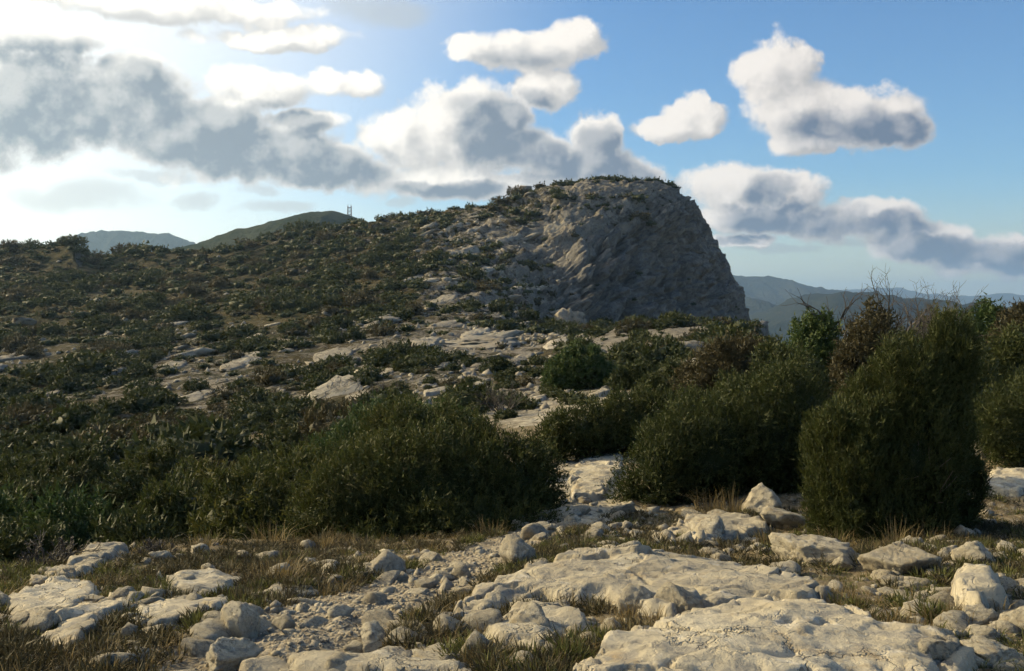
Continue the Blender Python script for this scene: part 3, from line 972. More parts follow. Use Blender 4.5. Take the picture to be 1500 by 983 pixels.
big_bush('juniper_bush', 870, 19, [(860, 610, 58, 34, 0), (910, 600, 55, 40, .4), (820, 620, 36, 26, -.3), (945, 590, 40, 36, .8)],
         'low dark juniper at the far end of the rock path', 105, sink_px=26, L=0.075, W=0.024, dens=0.8)
big_bush('juniper_bush', 620, 16.5, [(620, 610, 70, 30, 0), (560, 630, 70, 38, .2), (520, 655, 60, 40, 0)],
         'brighter green juniper crest behind the broad juniper mass', 106, L=0.075, W=0.024, dens=0.8, mat='oak')
# left thicket in the dip
LT = [(360, 735, 75, 62, 13.5, 'juniper', 'dark juniper mound left of the broad juniper mass'),
      (440, 700, 70, 50, 16, 'juniper', 'dark juniper mound behind the golden grass tufts'),
      (270, 735, 70, 55, 15, 'juniper', 'dark juniper mound in the hollow beside a bare brown bush'),
      (205, 780, 48, 32, 12.2, 'shrub', 'small round evergreen bush at the rim of the rocky ground'),
      (110, 750, 85, 45, 14.5, 'oak', 'wide glossy-leaved evergreen bush in the hollow'),
      (20, 800, 70, 48, 12.2, 'shrub', 'evergreen bush at the lower left rim of the rocky ground'),
      (70, 710, 75, 42, 19, 'shrub', 'greyish evergreen bush in the upper part of the hollow'),
      (0, 745, 60, 40, 17, 'oak', 'evergreen bush at the left end of the hollow'),
      (190, 700, 65, 40, 20, 'shrub', 'evergreen bush in the middle of the hollow'),
      (300, 680, 70, 38, 21, 'juniper', 'low juniper above the hollow thicket'),
      (400, 655, 70, 35, 25, 'juniper', 'juniper mound in the row climbing from the hollow'),
      (480, 640, 55, 36, 25, 'juniper', 'rounded juniper next to the brighter green crest'),
      (120, 660, 80, 34, 27, 'shrub', 'broad shrub behind the hollow on the lower slope'),
      (230, 650, 70, 32, 29, 'juniper', 'dark juniper on the lower slope behind the hollow'),
      (30, 665, 70, 34, 26, 'juniper', 'dark juniper at the foot of the left slope')]
for i, (px, py, hw, hh, Y, mt, lab) in enumerate(LT):
    X, Yb, Z = at_depth(px, Y)
    top = py - hh
    base_row = HOR - (Z - CAMZ) / Y * FPX
    top = top + (34 if Y > 18 else 14)
    cy = (top + base_row) / 2
    half = max((base_row - top) / 2, hh * 0.7)
    r = random.Random(i)
    lob = [(px, cy, hw * .8, half, 0), (px - hw * .45, cy + half * .25, hw * .55, half * .75, -.2), (px + hw * .45, cy + half * .2, hw * .55, half * .8, .15),
           (px + r.uniform(-.3, .3) * hw, cy + half * .45, hw * .9, half * .55, -.4)]
    big_bush('evergreen_bush' if mt != 'juniper' else 'juniper_bush', px, Y, lob, lab, 200 + i, mat=mt, L=0.06 + 0.003 * Y, W=(0.016 if mt == 'juniper' else 0.024) + 0.0010 * Y,
             dens=0.56, per=8, sink_px=6, cat='juniper' if mt == 'juniper' else 'bush')
# right skyline and thicket bushes
RT = [(1195, 505, 52, 55, 24, 'oak', 'dark green oak scrub right of the cliff'),
      (1285, 490, 62, 52, 22, 'brown', 'brownish scrub oak under the larger bare tree'),
      (1440, 470, 45, 42, 25, 'oak', 'leafy dark oak bush on the right skyline'),
      (1495, 470, 40, 45, 23, 'brown', 'reddish brown bush at the end of the skyline'),
      (1480, 510, 55, 45, 20, 'juniper', 'juniper mound above the rounded juniper'),
      (1380, 480, 42, 40, 28, 'shrub', 'dark scrub under the smaller bare tree'),
      (1070, 520, 75, 36, 28, 'brown', 'brown leafy scrub above the juniper thicket'),
      (1150, 545, 60, 45, 20, 'shrub', 'dark scrub between the oak and the juniper thicket'),
      (1000, 548, 60, 24, 36, 'shrub', 'low evergreen scrub by the pale rocks of the knoll'),
      (1420, 530, 36, 40, 18, 'juniper', 'dark juniper close behind the tall juniper'),
      (850, 522, 55, 24, 48, 'oak', 'bright green rounded bush in front of the cliff foot'),
      (940, 545, 50, 20, 44, 'shrub', 'flat dark bush on the knoll next to the bright green one')]
for i, (px, py, hw, hh, Y, mt, lab) in enumerate(RT):
    X, Yb, Z = at_depth(px, Y)
    top = py - hh + (12 if px > 1250 else 0)
    base_row = HOR - (Z - CAMZ) / Y * FPX
    half = max((base_row - top) / 2, hh * 0.6)
    cy = top + half
    r = random.Random(i + 50)
    lob = [(px, cy, hw * .8, half, 0), (px - hw * .5, cy + half * .2, hw * .5, half * .75, -.2), (px + hw * .5, cy + half * .25, hw * .5, half * .7, .3),
           (px + r.uniform(-.3, .3) * hw, cy - half * .2, hw * .45, half * .85, .2)]
    big_bush('evergreen_bush' if mt in ('oak', 'shrub') else ('juniper_bush' if mt == 'juniper' else 'brown_bush'), px, Y, lob, lab, 300 + i, mat=mt,
             L=0.055 + 0.0018 * Y, W=(0.016 if mt == 'juniper' else 0.026) + 0.0008 * Y, dens=0.5, per=8, cat='juniper' if mt == 'juniper' else 'bush', clump_r=0.14, sink_px=16)

# bare trees and leafless bushes
def bare(name, px, Y, h_px, label, seed, stems=1, depth=4, lean=0.15, cat='bare tree', sink=0.0, kids=2, rad=0.05, spread=0.75, lenf=0.46):
    X, Yb, Z = at_depth(px, Y)
    h = (CAMZ + (HOR - h_px) / FPX * Y - Z)
    me = twiggy(name, M['twig'], stems, h * lenf, rad, depth, seed, kids, lean, sides=3, spread=spread)
    f = h / max(v.co.z for v in me.vertices)
    return link(name, me, loc=(X, Yb, Z - sink), scl=(max(f, .8), max(f, .8), f), label=label, cat=cat)


bare('bare_tree', 1298, 23, 385, 'leafless spreading tree on the right skyline, the larger of two', 5, 5, 4, 0.28, rad=0.09)
bare('bare_tree', 1262, 24, 415, 'thin leafless sapling just left of the larger bare tree', 15, 1, 3, 0.2, rad=0.06)
bare('bare_tree', 1372, 27, 405, 'leafless upright tree on the skyline, the smaller of two', 9, 4, 4, 0.16, rad=0.08, spread=0.6)
for i, (px, py, w, lab) in enumerate([(735, 608, 60, 'leafless reddish bush on the pale ground beyond the broad juniper'),
                                      (75, 830, 70, 'leafless brown bush on the rim in front of the hollow'),
                                      (385, 790, 70, 'leafless brown bush beside the tall golden grass'),
                                      (230, 812, 36, 'small dark leafless bush on the rocky rim'),
                                      (570, 585, 40, 'leafless bush among the shrubs of the clearing')]):
    X, Y, Z = hit(px, py)
    h = w * Y / FPX
    link('leafless_bush', twiggy('leafless_bush', M['twig'], 12, h * 0.42, 0.010 + 0.0006 * Y, 3, 40 + i, 2, 0.75, sides=3), loc=(X, Y, Z), label=lab, cat='bush')
X, Y, Z = hit(906, 990)
link('dead_twig', twiggy('dead_twig', M['bark'], 1, 0.11, 0.006, 1, 77, 1, 0.1, sides=5), loc=(X, Y, Z), label='thin dead twig sticking up at the slab edge', cat='twig')

# ------------------------------------------------------------------ hillside shrubs
VAR = []
for i in range(7):
    r = random.Random(i)
    lob = [(0, 0, .42, .85, .85, .5)] + [(r.uniform(-.6, .6), r.uniform(-.6, .6), r.uniform(.25, .55), r.uniform(.4, .6), r.uniform(.4, .6), r.uniform(.3, .45)) for _ in range(3)]
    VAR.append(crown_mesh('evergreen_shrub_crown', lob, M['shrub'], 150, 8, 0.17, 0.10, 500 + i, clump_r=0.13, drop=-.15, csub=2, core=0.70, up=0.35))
VARL = [crown_mesh('far_scrub', [(0, 0, .42, .8, .8, .48), (.4, -.2, .4, .5, .5, .35), (-.4, .2, .45, .5, .5, .35)], M['shrub'], 40, 3, 0.24, 0.22, 540 + i, clump_r=0.15, drop=-.15, csub=1, core=.84, up=0.3) for i in range(4)]
VARB = []
for i in range(4):
    r = random.Random(i + 20)
    lob = [(0, 0, .38, .8, .8, .45)] + [(r.uniform(-.6, .6), r.uniform(-.6, .6), r.uniform(.2, .5), .5, .5, r.uniform(.3, .4)) for _ in range(2)]
    VARB.append(crown_mesh('brown_shrub_crown', lob, M['brown'], 130, 8, 0.18, 0.07, 520 + i, clump_r=0.15, drop=-.15, csub=2, core=0.65))


def cover(px, py, Y):
    """how much of the ground the scrub hides here, 0..1"""
    d = 0.55 + 0 * px
    d = np.where((px < 620) & (py < 470), 0.95, d)
    d = np.where((px < 520) & (py > 560), 0.72, d)
    d = np.where((px < 520) & (py > 610), 0.92, d)
    d = d - 0.34 * blob(px, py, 620, 530, 220, 70) ** 0.4 - 0.16 * blob(px, py, 270, 560, 240, 70) ** 0.6 - 0.26 * blob(px, py, 770, 400, 190, 120) ** 0.6
    d = d - 0.26 * blob(px, py, 790, 585, 260, 60) ** 0.4
    d = np.where((px > 790) & (on_face(px, Y) > 0.3), 0.015, d)
    d = np.where((px > 1000) & (Y > 150), 0.02, d)
    d = np.where((px > 820) & (px < 1000) & (Y > 250) & (Y < 284), 0.10, d)
    return np.clip(d, 0.02, 1)


r = np.random.default_rng(11)
cand = []
N_C = 9500
cp = r.uniform(-120, 1130, N_C)

cy = 36 + (318 - 36) * r.uniform(0, 1, N_C) ** 0.8
cx = (cp - 750) / FPX * cy
cz = gz(cx, cy)
crow = HOR - (cz - CAMZ) / cy * FPX
clump = fbm(stack(cx, cy, 0 * cx) * 0.07, 3, 91)
dens = cover(cp, crow, cy)
keep = r.uniform(0, 1, N_C) < np.clip(dens + 1.25 * clump, 0.02, 1)
placed = []
cell = {}
for i in np.nonzero(keep)[0]:
    x, y = cx[i], cy[i]
    size = (0.50 + 1.75 * r.uniform() ** 2.2) * (1.15 if dens[i] > 0.6 else 0.9) * (0.62 + y / 380) * (0.85 + 0.9 * max(float(clump[i]), 0))
    if dens[i] < 0.1:
        size *= 0.6
    ck = (int(x // 4), int(y // 4))
    bad = False
    for a in (-1, 0, 1):
        for b in (-1, 0, 1):
            for (qx, qy, qs) in cell.get((ck[0] + a, ck[1] + b), ()):
                if (qx - x) ** 2 + (qy - y) ** 2 < ((qs + size) * (0.58 if dens[i] > 0.6 else 0.74)) ** 2:
                    bad = True
    if bad:
        continue
    cell.setdefault(ck, []).append((x, y, size))
    placed.append((x, y, cz[i], size, cp[i], crow[i]))
# the row of shrubs along the summit and the ridge
for px in np.arange(812, 985, 4.5):
    p = px + r.uniform(-3, 3)
    Yc = float(np.interp(p, PXC, KY[11])) + r.uniform(-3, 0)
    x = (p - 750) / FPX * Yc
    placed.append((x, Yc, float(gz(x, Yc)), r.uniform(1.0, 2.1), p, 268))
# visibility from the ground in front: keep what shows
vis = []
for (x, y, zz, s, px, row) in placed:
    ys = np.linspace(30, max(y - 2, 31), 60)
    hz = gz(x / y * ys, ys)
    need = CAMZ + (zz + s * 0.75 - CAMZ) * ys / y
    if np.all(hz < need):
        vis.append((x, y, zz, s, px, row))
vis.sort(key=lambda t: -t[3] / t[1])


def shrub_label(px, row, Y, kind, s=1.0, sc=(1, 1, 1)):
    size = 'large ' if s > 1.35 else ('small ' if s < 0.8 else '')
    flat = sc[2] / (0.5 * (sc[0] + sc[1]))
    shape = 'tall ' if flat > 1.02 else ('spreading ' if flat < 0.82 else 'round ')
    k = size + shape + ('dark evergreen shrub' if kind == 'e' else 'brown twiggy shrub')
    if Y > 270 and 800 < px < 1000:
        return k + ' in the row along the flat top of the cliff'
    if px > 800 and Y > 170:
        return k + ' clinging to the cliff and its shoulder'
    if px > 790:
        return k + ' on the knoll in front of the cliff foot'
    if Y > 150 and px > 560:
        return k + ' among pale ledges on the slope leading up to the cliff'
    if Y > 150 and px <= 560:
        return k + ' in the dense scrub under the left ridge'
    if px > 480:
        return k + ' dotted over the pale stony clearing below the hill'
    if Y > 85:
        return k + ' between rock streaks halfway up the left slope'
    return k + ' crowding the foot of the left slope'


ne = nb = 0
rest = []
for j, (x, y, zz, s, px, row) in enumerate(vis):
    isb = r.uniform() < 0.22 and not (y > 270 and px > 800)
    rz = r.uniform(0, 6.28)
    sc = (s * r.uniform(.85, 1.25), s * r.uniform(.85, 1.25), s * r.uniform(.75, 1.15))
    if (isb and nb < 110) or (not isb and ne < 295):
        v = VARB[j % 4] if isb else VAR[j % 7]
        lab = shrub_label(px, row, y, 'b' if isb else 'e', s, sc)
        link('brown_shrub' if isb else 'evergreen_shrub', v, loc=(x, y, zz - 0.12 * s), rot=(0, 0, rz), scl=sc, label=lab, cat='shrub', group=lab)
        if isb:
            nb += 1
        else:
            ne += 1
    else:
        rest.append((x, y, zz - 0.12 * s, rz, sc, isb, j))


def join_far(items, variants, name, mat, label, fine=()):
    nl_ = len(variants)
    variants = list(variants) + list(fine)
    vs, q4, q3, ts, off = [], [], [], [], 0
    cache = []
    for me in variants:
        co = np.empty(len(me.vertices) * 3); me.vertices.foreach_get('co', co)
        tt = np.empty(len(me.vertices)); me.attributes['tint'].data.foreach_get('value', tt)
        n3 = np.array([p.vertices[:] for p in me.polygons])
        cache.append((co.reshape(-1, 3), tt, n3))
    for (x, y, zz, rz, sc, isb, j) in items:
        co, tt, a3 = cache[nl_ + j % len(fine)] if (len(fine) and y < 78) else cache[j % nl_]
        c, s = math.cos(rz), math.sin(rz)
        p = co * np.array(sc)
        p = np.stack([p[:, 0] * c - p[:, 1] * s + x, p[:, 0] * s + p[:, 1] * c + y, p[:, 2] + zz], 1)
        vs.append(p); ts.append(tt); q3.append(a3 + off); off += len(p)
    link(name, mesh(name, np.concatenate(vs), np.concatenate(q3), mat, False, {'tint': np.concatenate(ts)}), kind='stuff', label=label, cat='scrub')


print('near rest', sum(1 for t in rest if t[1] < 78))
print('shrubs visible', len(vis), 'evergreen', ne, 'brown', nb, 'rest', len(rest))
re_, rb_ = [t for t in rest if not t[5]], [t for t in rest if t[5]]
if re_:
    join_far(re_, VARL, 'distant_evergreen_scrub', M['shrub'], 'distant dark scrub covering the upper hillside', VAR[:4])
if rb_:
    join_far(rb_, VARL, 'distant_brown_scrub', M['brown'], 'distant brown scrub mixed through the upper hillside', VARB[:3])


# ------------------------------------------------------------------ rocks
def rock_mesh(name, seed, sub=3, rough=0.10, cuts=16, flat=0.8, mat='rock', amp2=0.03):
    rr = np.random.default_rng(seed)
    v, f = ICO[sub]
    n = unit(rr.normal(size=(cuts, 3)))
    d = rr.uniform(0.36, 0.88, cuts)
    dots = v @ n.T
    rad = np.min(np.where(dots > 0.05, d / np.maximum(dots, 0.05), 9), 1)
    rad = np.minimum(rad, 1.15)
    fv, fc = facet(v * 1.9 + seed * 1.37, seed)
    rad = rad * (1 + rough * 0.5 * fbm(v * 1.7 + seed, 3, seed) + rough * fv) + amp2 * fbm(v * 6 + seed, 3, seed + 2, 0.6, True)
    w = v * rad[:, None]
    w[:, 2] *= flat
    return mesh(name, w, f, M[mat], False)


def inpoly_sdf(px, py, poly):
    """signed distance (inside positive) to a polygon, world units"""
    P = np.stack([px, py], -1)
    a = np.array(poly); b = np.roll(a, -1, 0)
    best = np.full(px.shape, 1e9)
    inside = np.zeros(px.shape, bool)
    for (ax, ay), (bx, by) in zip(a, b):
        ex, ey = bx - ax, by - ay
        t = np.clip(((px - ax) * ex + (py - ay) * ey) / (ex * ex + ey * ey + 1e-12), 0, 1)
        best = np.minimum(best, np.hypot(px - ax - t * ex, py - ay - t * ey))
        c = ((ay > py) != (by > py)) & (px < (bx - ax) * (py - ay) / (by - ay + 1e-12) + ax)
        inside ^= c
    return np.where(inside, best, -best)


SLABS = []


def slab(name, poly_px, H, edge, label, seed, res=0.03, rough=0.05, tilt=(0, 0), cracks=1.0, fs=1.0, mat='rock', name_cat='rock', group=None):
    pts = [hit(px, py)[:2] for px, py in poly_px]
    xs, ys = [p[0] for p in pts], [p[1] for p in pts]
    mg = 0.12 * fs
    gx_ = np.arange(min(xs) - mg, max(xs) + mg, res)
    gy_ = np.arange(min(ys) - mg, max(ys) + mg, res)
    X, Y = np.meshgrid(gx_, gy_)
    Y = np.maximum(Y, 1.5)
    q = stack(X, Y, 0 * X) / fs
    sd = inpoly_sdf(X + fs * 0.09 * fbm(q * 2.2, 3, seed), Y + fs * 0.14 * fbm(q * 2.2 + 9, 3, seed + 1), pts) / fs
    g = gz(X, Y)
    sd = sd + 0.05 * fbm(q * 7.0, 3, seed + 31)
    k = sst(sd, -0.02, edge * 0.55)
    cx_, cy_ = np.mean(xs), np.mean(ys)
    top = H * (0.8 + 0.3 * fbm(q * 0.6, 2, seed + 2)) + 0.35 * H * sst(sd, 0.0, 0.7) + (tilt[0] * (X - cx_) + tilt[1] * (Y - cy_)) / fs
    # fractures and solution pits
    qw = q + 0.25 * stack(fbm(q * 1.5, 3, seed + 21), fbm(q * 1.5, 3, seed + 22), 0 * X)
    qw[..., 2] = 0
    fa, ca = facet(qw * np.array([1.1, 1.7, 1]), seed + 3, True)
    fb, cb_ = facet(qw * np.array([4.2, 5.5, 1]) + 7, seed + 4, True)
    rimw = 1 - sst(sd, 0.03, 0.26)
    crack = -0.10 * cracks * (1 - sst(ca, 0.0, 0.045)) * (0.30 + rimw) - 0.03 * (1 - sst(cb_, 0, .10)) * (0.02 + rimw)
    step = 0.035 * cracks * fa + 0.030 * fb * (0.03 + 1.2 * rimw)
    pits = -0.035 * sst(fbm(q * 4.0, 3, seed + 6), 0.52, 0.62)
    det = rough * (0.45 * fbm(q * 1.6, 4, seed + 7, 0.5) + 0.10 * fbm(q * 13, 3, seed + 8, 0.6, True)) + 0.013 * fbm(q * 6.0, 5, seed + 9, 0.66) - 0.014 * sst(fbm(q * np.array([2.5, 8.0, 1]), 4, seed + 10, 0.65), 0.34, 0.42)
    Z = g + fs * (-0.12 + (top + 0.12 + crack + step + pits + det) * k)
    ok = sd > -0.10
    m_, n_ = X.shape
    ids = np.arange(m_ * n_).reshape(m_, n_)
    quad = np.stack([ids[:-1, :-1], ids[:-1, 1:], ids[1:, 1:], ids[1:, :-1]], -1).reshape(-1, 4)
    quad = quad[ok.ravel()[quad].any(1)]
    used = np.unique(quad)
    remap = np.full(m_ * n_, -1); remap[used] = np.arange(len(used))
    V = stack(X, Y, Z).reshape(-1, 3)[used]
    o = np.array([cx_, cy_, float(gz(cx_, cy_))])
    if fs == 1.0:
        SLABS.append(pts)
    return link(name, mesh(name, V - o, remap[quad], M[mat], False), loc=tuple(o), label=label, cat='rock', group=group)


slab('limestone_outcrop', [(620, 914), (700, 874), (790, 838), (890, 816), (1000, 826), (1100, 838), (1170, 858), (1226, 884), (1180, 894), (1100, 893), (1012, 908), (985, 918),
                   (930, 905), (880, 886), (800, 888), (730, 900), (660, 918)], 0.10, 0.12, 'long pale limestone slab arching across the foreground, broken along its lower edge', 600, rough=0.045, res=0.019)
slab('limestone_outcrop', [(850, 990), (880, 956), (950, 930), (1015, 906), (1110, 893), (1200, 897), (1290, 925), (1400, 950), (1440, 985), (1440, 1040), (840, 1040)], 0.12, 0.12,
     'smooth yellowish limestone slab sloping down to the picture bottom', 605, rough=0.03, res=0.017, cracks=0.6)
slab('limestone_outcrop', [(830, 738), (838, 690), (852, 662), (884, 650), (916, 656), (908, 700), (880, 735)], 0.10, 0.12, 'pale stepped bedrock of the path between two junipers', 610, rough=0.06)
slab('limestone_outcrop', [(1385, 895), (1388, 862), (1420, 846), (1462, 872), (1482, 892), (1440, 905)], 0.16, 0.10, 'tilted white slab among the stones right of the white boulders', 615, rough=0.03)
slab('limestone_outcrop', [(0, 915), (0, 882), (60, 862), (130, 858), (150, 880), (100, 905), (50, 930)], 0.055, 0.14, 'low pale outcrop at the left edge of the rocky ground', 620)
slab('limestone_outcrop', [(60, 848), (120, 815), (170, 802), (200, 800), (190, 815), (150, 832), (90, 862)], 0.07, 0.10, 'long narrow outcrop ridge at the rim before the hollow', 625)
slab('limestone_outcrop', [(225, 872), (250, 846), (300, 842), (345, 852), (350, 868), (300, 880)], 0.07, 0.10, 'lumpy grey outcrop in the middle of the left grassy ground', 630)
slab('limestone_outcrop', [(40, 945), (100, 905), (180, 875), (210, 882), (160, 915), (90, 960)], 0.045, 0.10, 'slanting pale outcrop strip in the left foreground', 635)
slab('limestone_outcrop', [(190, 905), (240, 886), (320, 882), (350, 890), (320, 905), (240, 918)], 0.04, 0.08, 'flat pale outcrop beside the gravel path', 640)
slab('limestone_outcrop', [(970, 782), (1010, 764), (1070, 760), (1120, 765), (1130, 780), (1080, 792), (1020, 800)], 0.09, 0.10, 'weathered ledge below the juniper thicket', 645)
slab('limestone_outcrop', [(300, 1000), (380, 968), (480, 960), (620, 962), (700, 975), (720, 1010), (300, 1020)], 0.07, 0.12, 'flat worn bedrock at the bottom of the gravel path', 650, rough=0.03)
slab('limestone_outcrop', [(700, 935), (760, 905), (830, 900), (880, 915), (870, 945), (800, 965), (720, 960)], 0.09, 0.10, 'broken grey outcrop below the arching slab', 655, rough=0.07)
slab('limestone_outcrop', [(1440, 650), (1445, 580), (1462, 556), (1500, 560), (1480, 600), (1462, 650)], 0.10, 0.15, 'pale rock strip between the tall juniper and the right edge juniper', 660)
slab('limestone_outcrop', [(1425, 720), (1450, 695), (1520, 690), (1560, 710), (1500, 730)], 0.12, 0.10, 'flat whitish rock right of the tall juniper', 665)

BOULD = [  # px, base py, width px, height px, label
    (1182, 828, 98, 52, 'white angular boulder in front of the tall juniper, the one beside grass'),
    (1318, 840, 96, 62, 'white peaked boulder in front of the tall juniper'),
    (352, 938, 52, 42, 'squat grey standing stone casting shade on the gravel path'),
    (338, 985, 88, 46, 'pale rounded boulder beside the worn bedrock'),
    (552, 955, 66, 36, 'rounded tan boulder on the gravel path edge'),
    (558, 842, 50, 30, 'dark blocky stone in the grass before the broad juniper'),
    (758, 830, 66, 48, 'pitted pale boulder at the corner of the rubble'),
    (768, 935, 60, 52, 'jagged pale rock under the arching slab'),
    (1112, 752, 62, 40, 'grey pointed boulder at the foot of the juniper thicket'),
    (1030, 795, 50, 36, 'knobbly pale boulder above the arching slab'),
    (1140, 775, 52, 30, 'flat-topped pale boulder left of the tall juniper'),
    (1480, 815, 46, 28, 'white stone by the right edge with grass around it'),
    (1432, 832, 58, 34, 'white blocky stone right of the peaked boulder'),
    (1392, 826, 48, 28, 'low white stone touching the peaked boulder side'),
    (1492, 930, 60, 52, 'white boulder cut by the right edge'),
    (1385, 985, 70, 52, 'white jagged boulder at the lower right corner'),
    (1450, 975, 70, 36, 'flat white boulder in the lower right corner'),
    (1330, 985, 48, 24, 'small white stone next to the jagged corner boulder'),
    (1437, 672, 24, 28, 'bluish white stone against the tall juniper side'),
    (1000, 905, 58, 44, 'broken block standing in the slab fracture'),
    (930, 900, 48, 36, 'angular block in the slab fracture beside herbs'),
    (1415, 790, 40, 22, 'grey stone in the shade of the tall juniper'),
    (240, 825, 40, 18, 'small pale stone at the rim by the round bush'),
    (60, 865, 44, 24, 'grey stone leaning on the rim outcrop'),
    (130, 885, 40, 20, 'pale stone in dry grass near the left outcrop'),
    (700, 955, 50, 26, 'pale stone at the tail of the broken outcrop'),
    (640, 975, 56, 24, 'flat stone lying at the end of the worn bedrock'),
    (1240, 835, 40, 18, 'small dark stone between the two white boulders')]
for i, (px, py, w, h, lab) in enumerate(BOULD):
    X, Y, Z = hit(px, py)
    s = Y / FPX
    wm, hm = w * s, h * s
    me = rock_mesh('boulder', 700 + i, 5 if w > 84 else 4, 0.13, 12, 1.0, amp2=0.05)
    Yc = Y + wm * 0.3
    link('boulder', me, loc=(X * Yc / Y, Yc, float(gz(X * Yc / Y, Yc)) + hm * 0.22), rot=(0, 0, i * 1.3), scl=(wm * 0.72, wm * 0.60, hm * 0.88), label=lab, cat='boulder')

STV = [rock_mesh('stone', 800 + i, 3, 0.16, 9, 0.8, amp2=0.05) for i in range(10)]
GRV = [rock_mesh('pebble', 830 + i, 1, 0.35, 6, 0.7) for i in range(6)]
r = np.random.default_rng(21)
k = 14000
Y = np.where(r.uniform(0, 1, k) < 0.9, 4.3 * (16.5 / 4.3) ** r.uniform(0, 1, k), r.uniform(12, 26, k))
px = r.uniform(-30, 1560, k)
x = (px - 750) / FPX * Y
row = HOR - (gz(x, Y) - CAMZ) / Y * FPX
w = 0.20 + 0.9 * blob(px, row, 860, 768, 140, 40) + 0.7 * blob(px, row, 1020, 780, 140, 45) + 0.7 * blob(px, row, 1430, 850, 160, 120)
w = w + 0.5 * blob(px, row, 620, 840, 260, 40) + 0.35 * blob(px, row, 250, 880, 300, 80) + 0.5 * blob(px, row, 760, 930, 180, 60) + 0.4 * blob(px, row, 1300, 890, 70, 30)
w = np.where((px < 430) & (Y > 10.5), w * 0.1, w)
sl = np.maximum(inpoly_sdf(x, Y, SLABS[0]), inpoly_sdf(x, Y, SLABS[1]))
ok = (r.uniform(0, 1, k) < w * 0.75) & (sl < 0.1)
s_all = (0.018 + 0.10 * r.uniform(0, 1, k) ** 4.0) * np.where(blob(px, row, 900, 770, 190, 45) > 0, 1.35, 1.0)
stones = [(x[i], Y[i], s_all[i], px[i], row[i]) for i in np.nonzero(ok)[0]][:3000]
stones.sort(key=lambda t: -t[2] / t[1])


MARKS = [(1182, 815, 'the white angular boulder'), (1318, 825, 'the white peaked boulder'), (352, 930, 'the squat standing stone'), (338, 970, 'the pale rounded boulder'),
         (552, 945, 'the rounded tan boulder'), (558, 835, 'the dark blocky stone'), (758, 820, 'the pitted boulder'), (768, 925, 'the jagged rock under the slab'),
         (1112, 745, 'the grey pointed boulder'), (1030, 785, 'the weathered ledge'), (870, 765, 'the path rubble between the junipers'), (1430, 870, 'the tilted white slab'),
         (1480, 760, 'the shade of the tall juniper'), (1400, 965, 'the white corner boulders'), (900, 830, 'the crest of the arching slab'), (1290, 890, 'the yellowish slab rim'),
         (405, 840, 'the tall golden grass'), (120, 830, 'the narrow outcrop ridge'), (280, 860, 'the lumpy grey outcrop'), (60, 895, 'the low left outcrop'),
         (110, 930, 'the slanting outcrop strip'), (270, 900, 'the flat outcrop by the path'), (660, 850, 'the gravel path bend'), (500, 970, 'the worn bedrock'),
         (640, 900, 'the tail of the arching slab'), (1440, 690, 'the rock right of the tall juniper')]


def stone_label(px, row, s, sc):
    m = min(MARKS, key=lambda t: (t[0] - px) ** 2 + ((t[1] - row) * 2) ** 2)
    size = 'large' if s > 0.075 else ('fist-sized' if s < 0.042 else 'middling')
    shape = 'flat' if sc[2] < 0.72 * 0.5 * (sc[0] + sc[1]) else 'blocky'
    return f'{size} {shape} limestone piece lying by {m[2]}'


peb = []
for j, (x, y, s, px, row) in enumerate(stones):
    sc = (s * r.uniform(.8, 1.4), s * r.uniform(.8, 1.3), s * r.uniform(.6, 1.0))
    if j < 295:
        lab = stone_label(px, row, s, sc)
        link('stone', STV[j % 10], loc=(x, y, float(gz(x, y)) + s * 0.06), rot=(r.uniform(-.4, .4), r.uniform(-.4, .4), r.uniform(0, 6.28)), scl=sc, label=lab, cat='stone',
             group='loose ' + lab)
    else:
        peb.append((x, y, s * .9))
# gravel, one mass
for _ in range(5600):
    Y = 4.0 * (13.0 / 4.0) ** r.uniform()
    k = r.uniform()
    if k < 0.65:
        px = float(np.interp(Y, [4.0, 4.6, 5.5, 6.5, 7.5, 9, 10.5, 12.5], [380, 400, 470, 560, 650, 730, 800, 850])) + r.normal() * float(np.interp(Y, [4, 5, 6.5, 8, 10, 13], [190, 165, 115, 80, 65, 50]))
    else:
        px = r.uniform(-30, 1540)
        if px < 430 and Y > 10.4:
            continue
    peb.append(((px - 750) / FPX * Y, Y, r.uniform(0.006, 0.020)))
vs, fs, off = [], [], 0
gc = []
for me in GRV:
    co = np.empty(len(me.vertices) * 3); me.vertices.foreach_get('co', co)
    gc.append((co.reshape(-1, 3), np.array([p.vertices[:] for p in me.polygons])))
pa = np.array(peb)
pz = gz(pa[:, 0], pa[:, 1])
for j in range(len(pa)):
    co, f = gc[j % 6]
    a = r.uniform(0, 6.28)
    c, s_ = math.cos(a), math.sin(a)
    p = co * pa[j, 2] * r.uniform(.7, 1.3, 3)
    vs.append(np.stack([p[:, 0] * c - p[:, 1] * s_ + pa[j, 0], p[:, 0] * s_ + p[:, 1] * c + pa[j, 1], p[:, 2] + pz[j] + pa[j, 2] * .1], 1))
    fs.append(f + off); off += len(co)
link('gravel', mesh('gravel', np.concatenate(vs), np.concatenate(fs), M['rock']), kind='stuff', label='small gravel and pebbles strewn over the path and ground', cat='gravel')

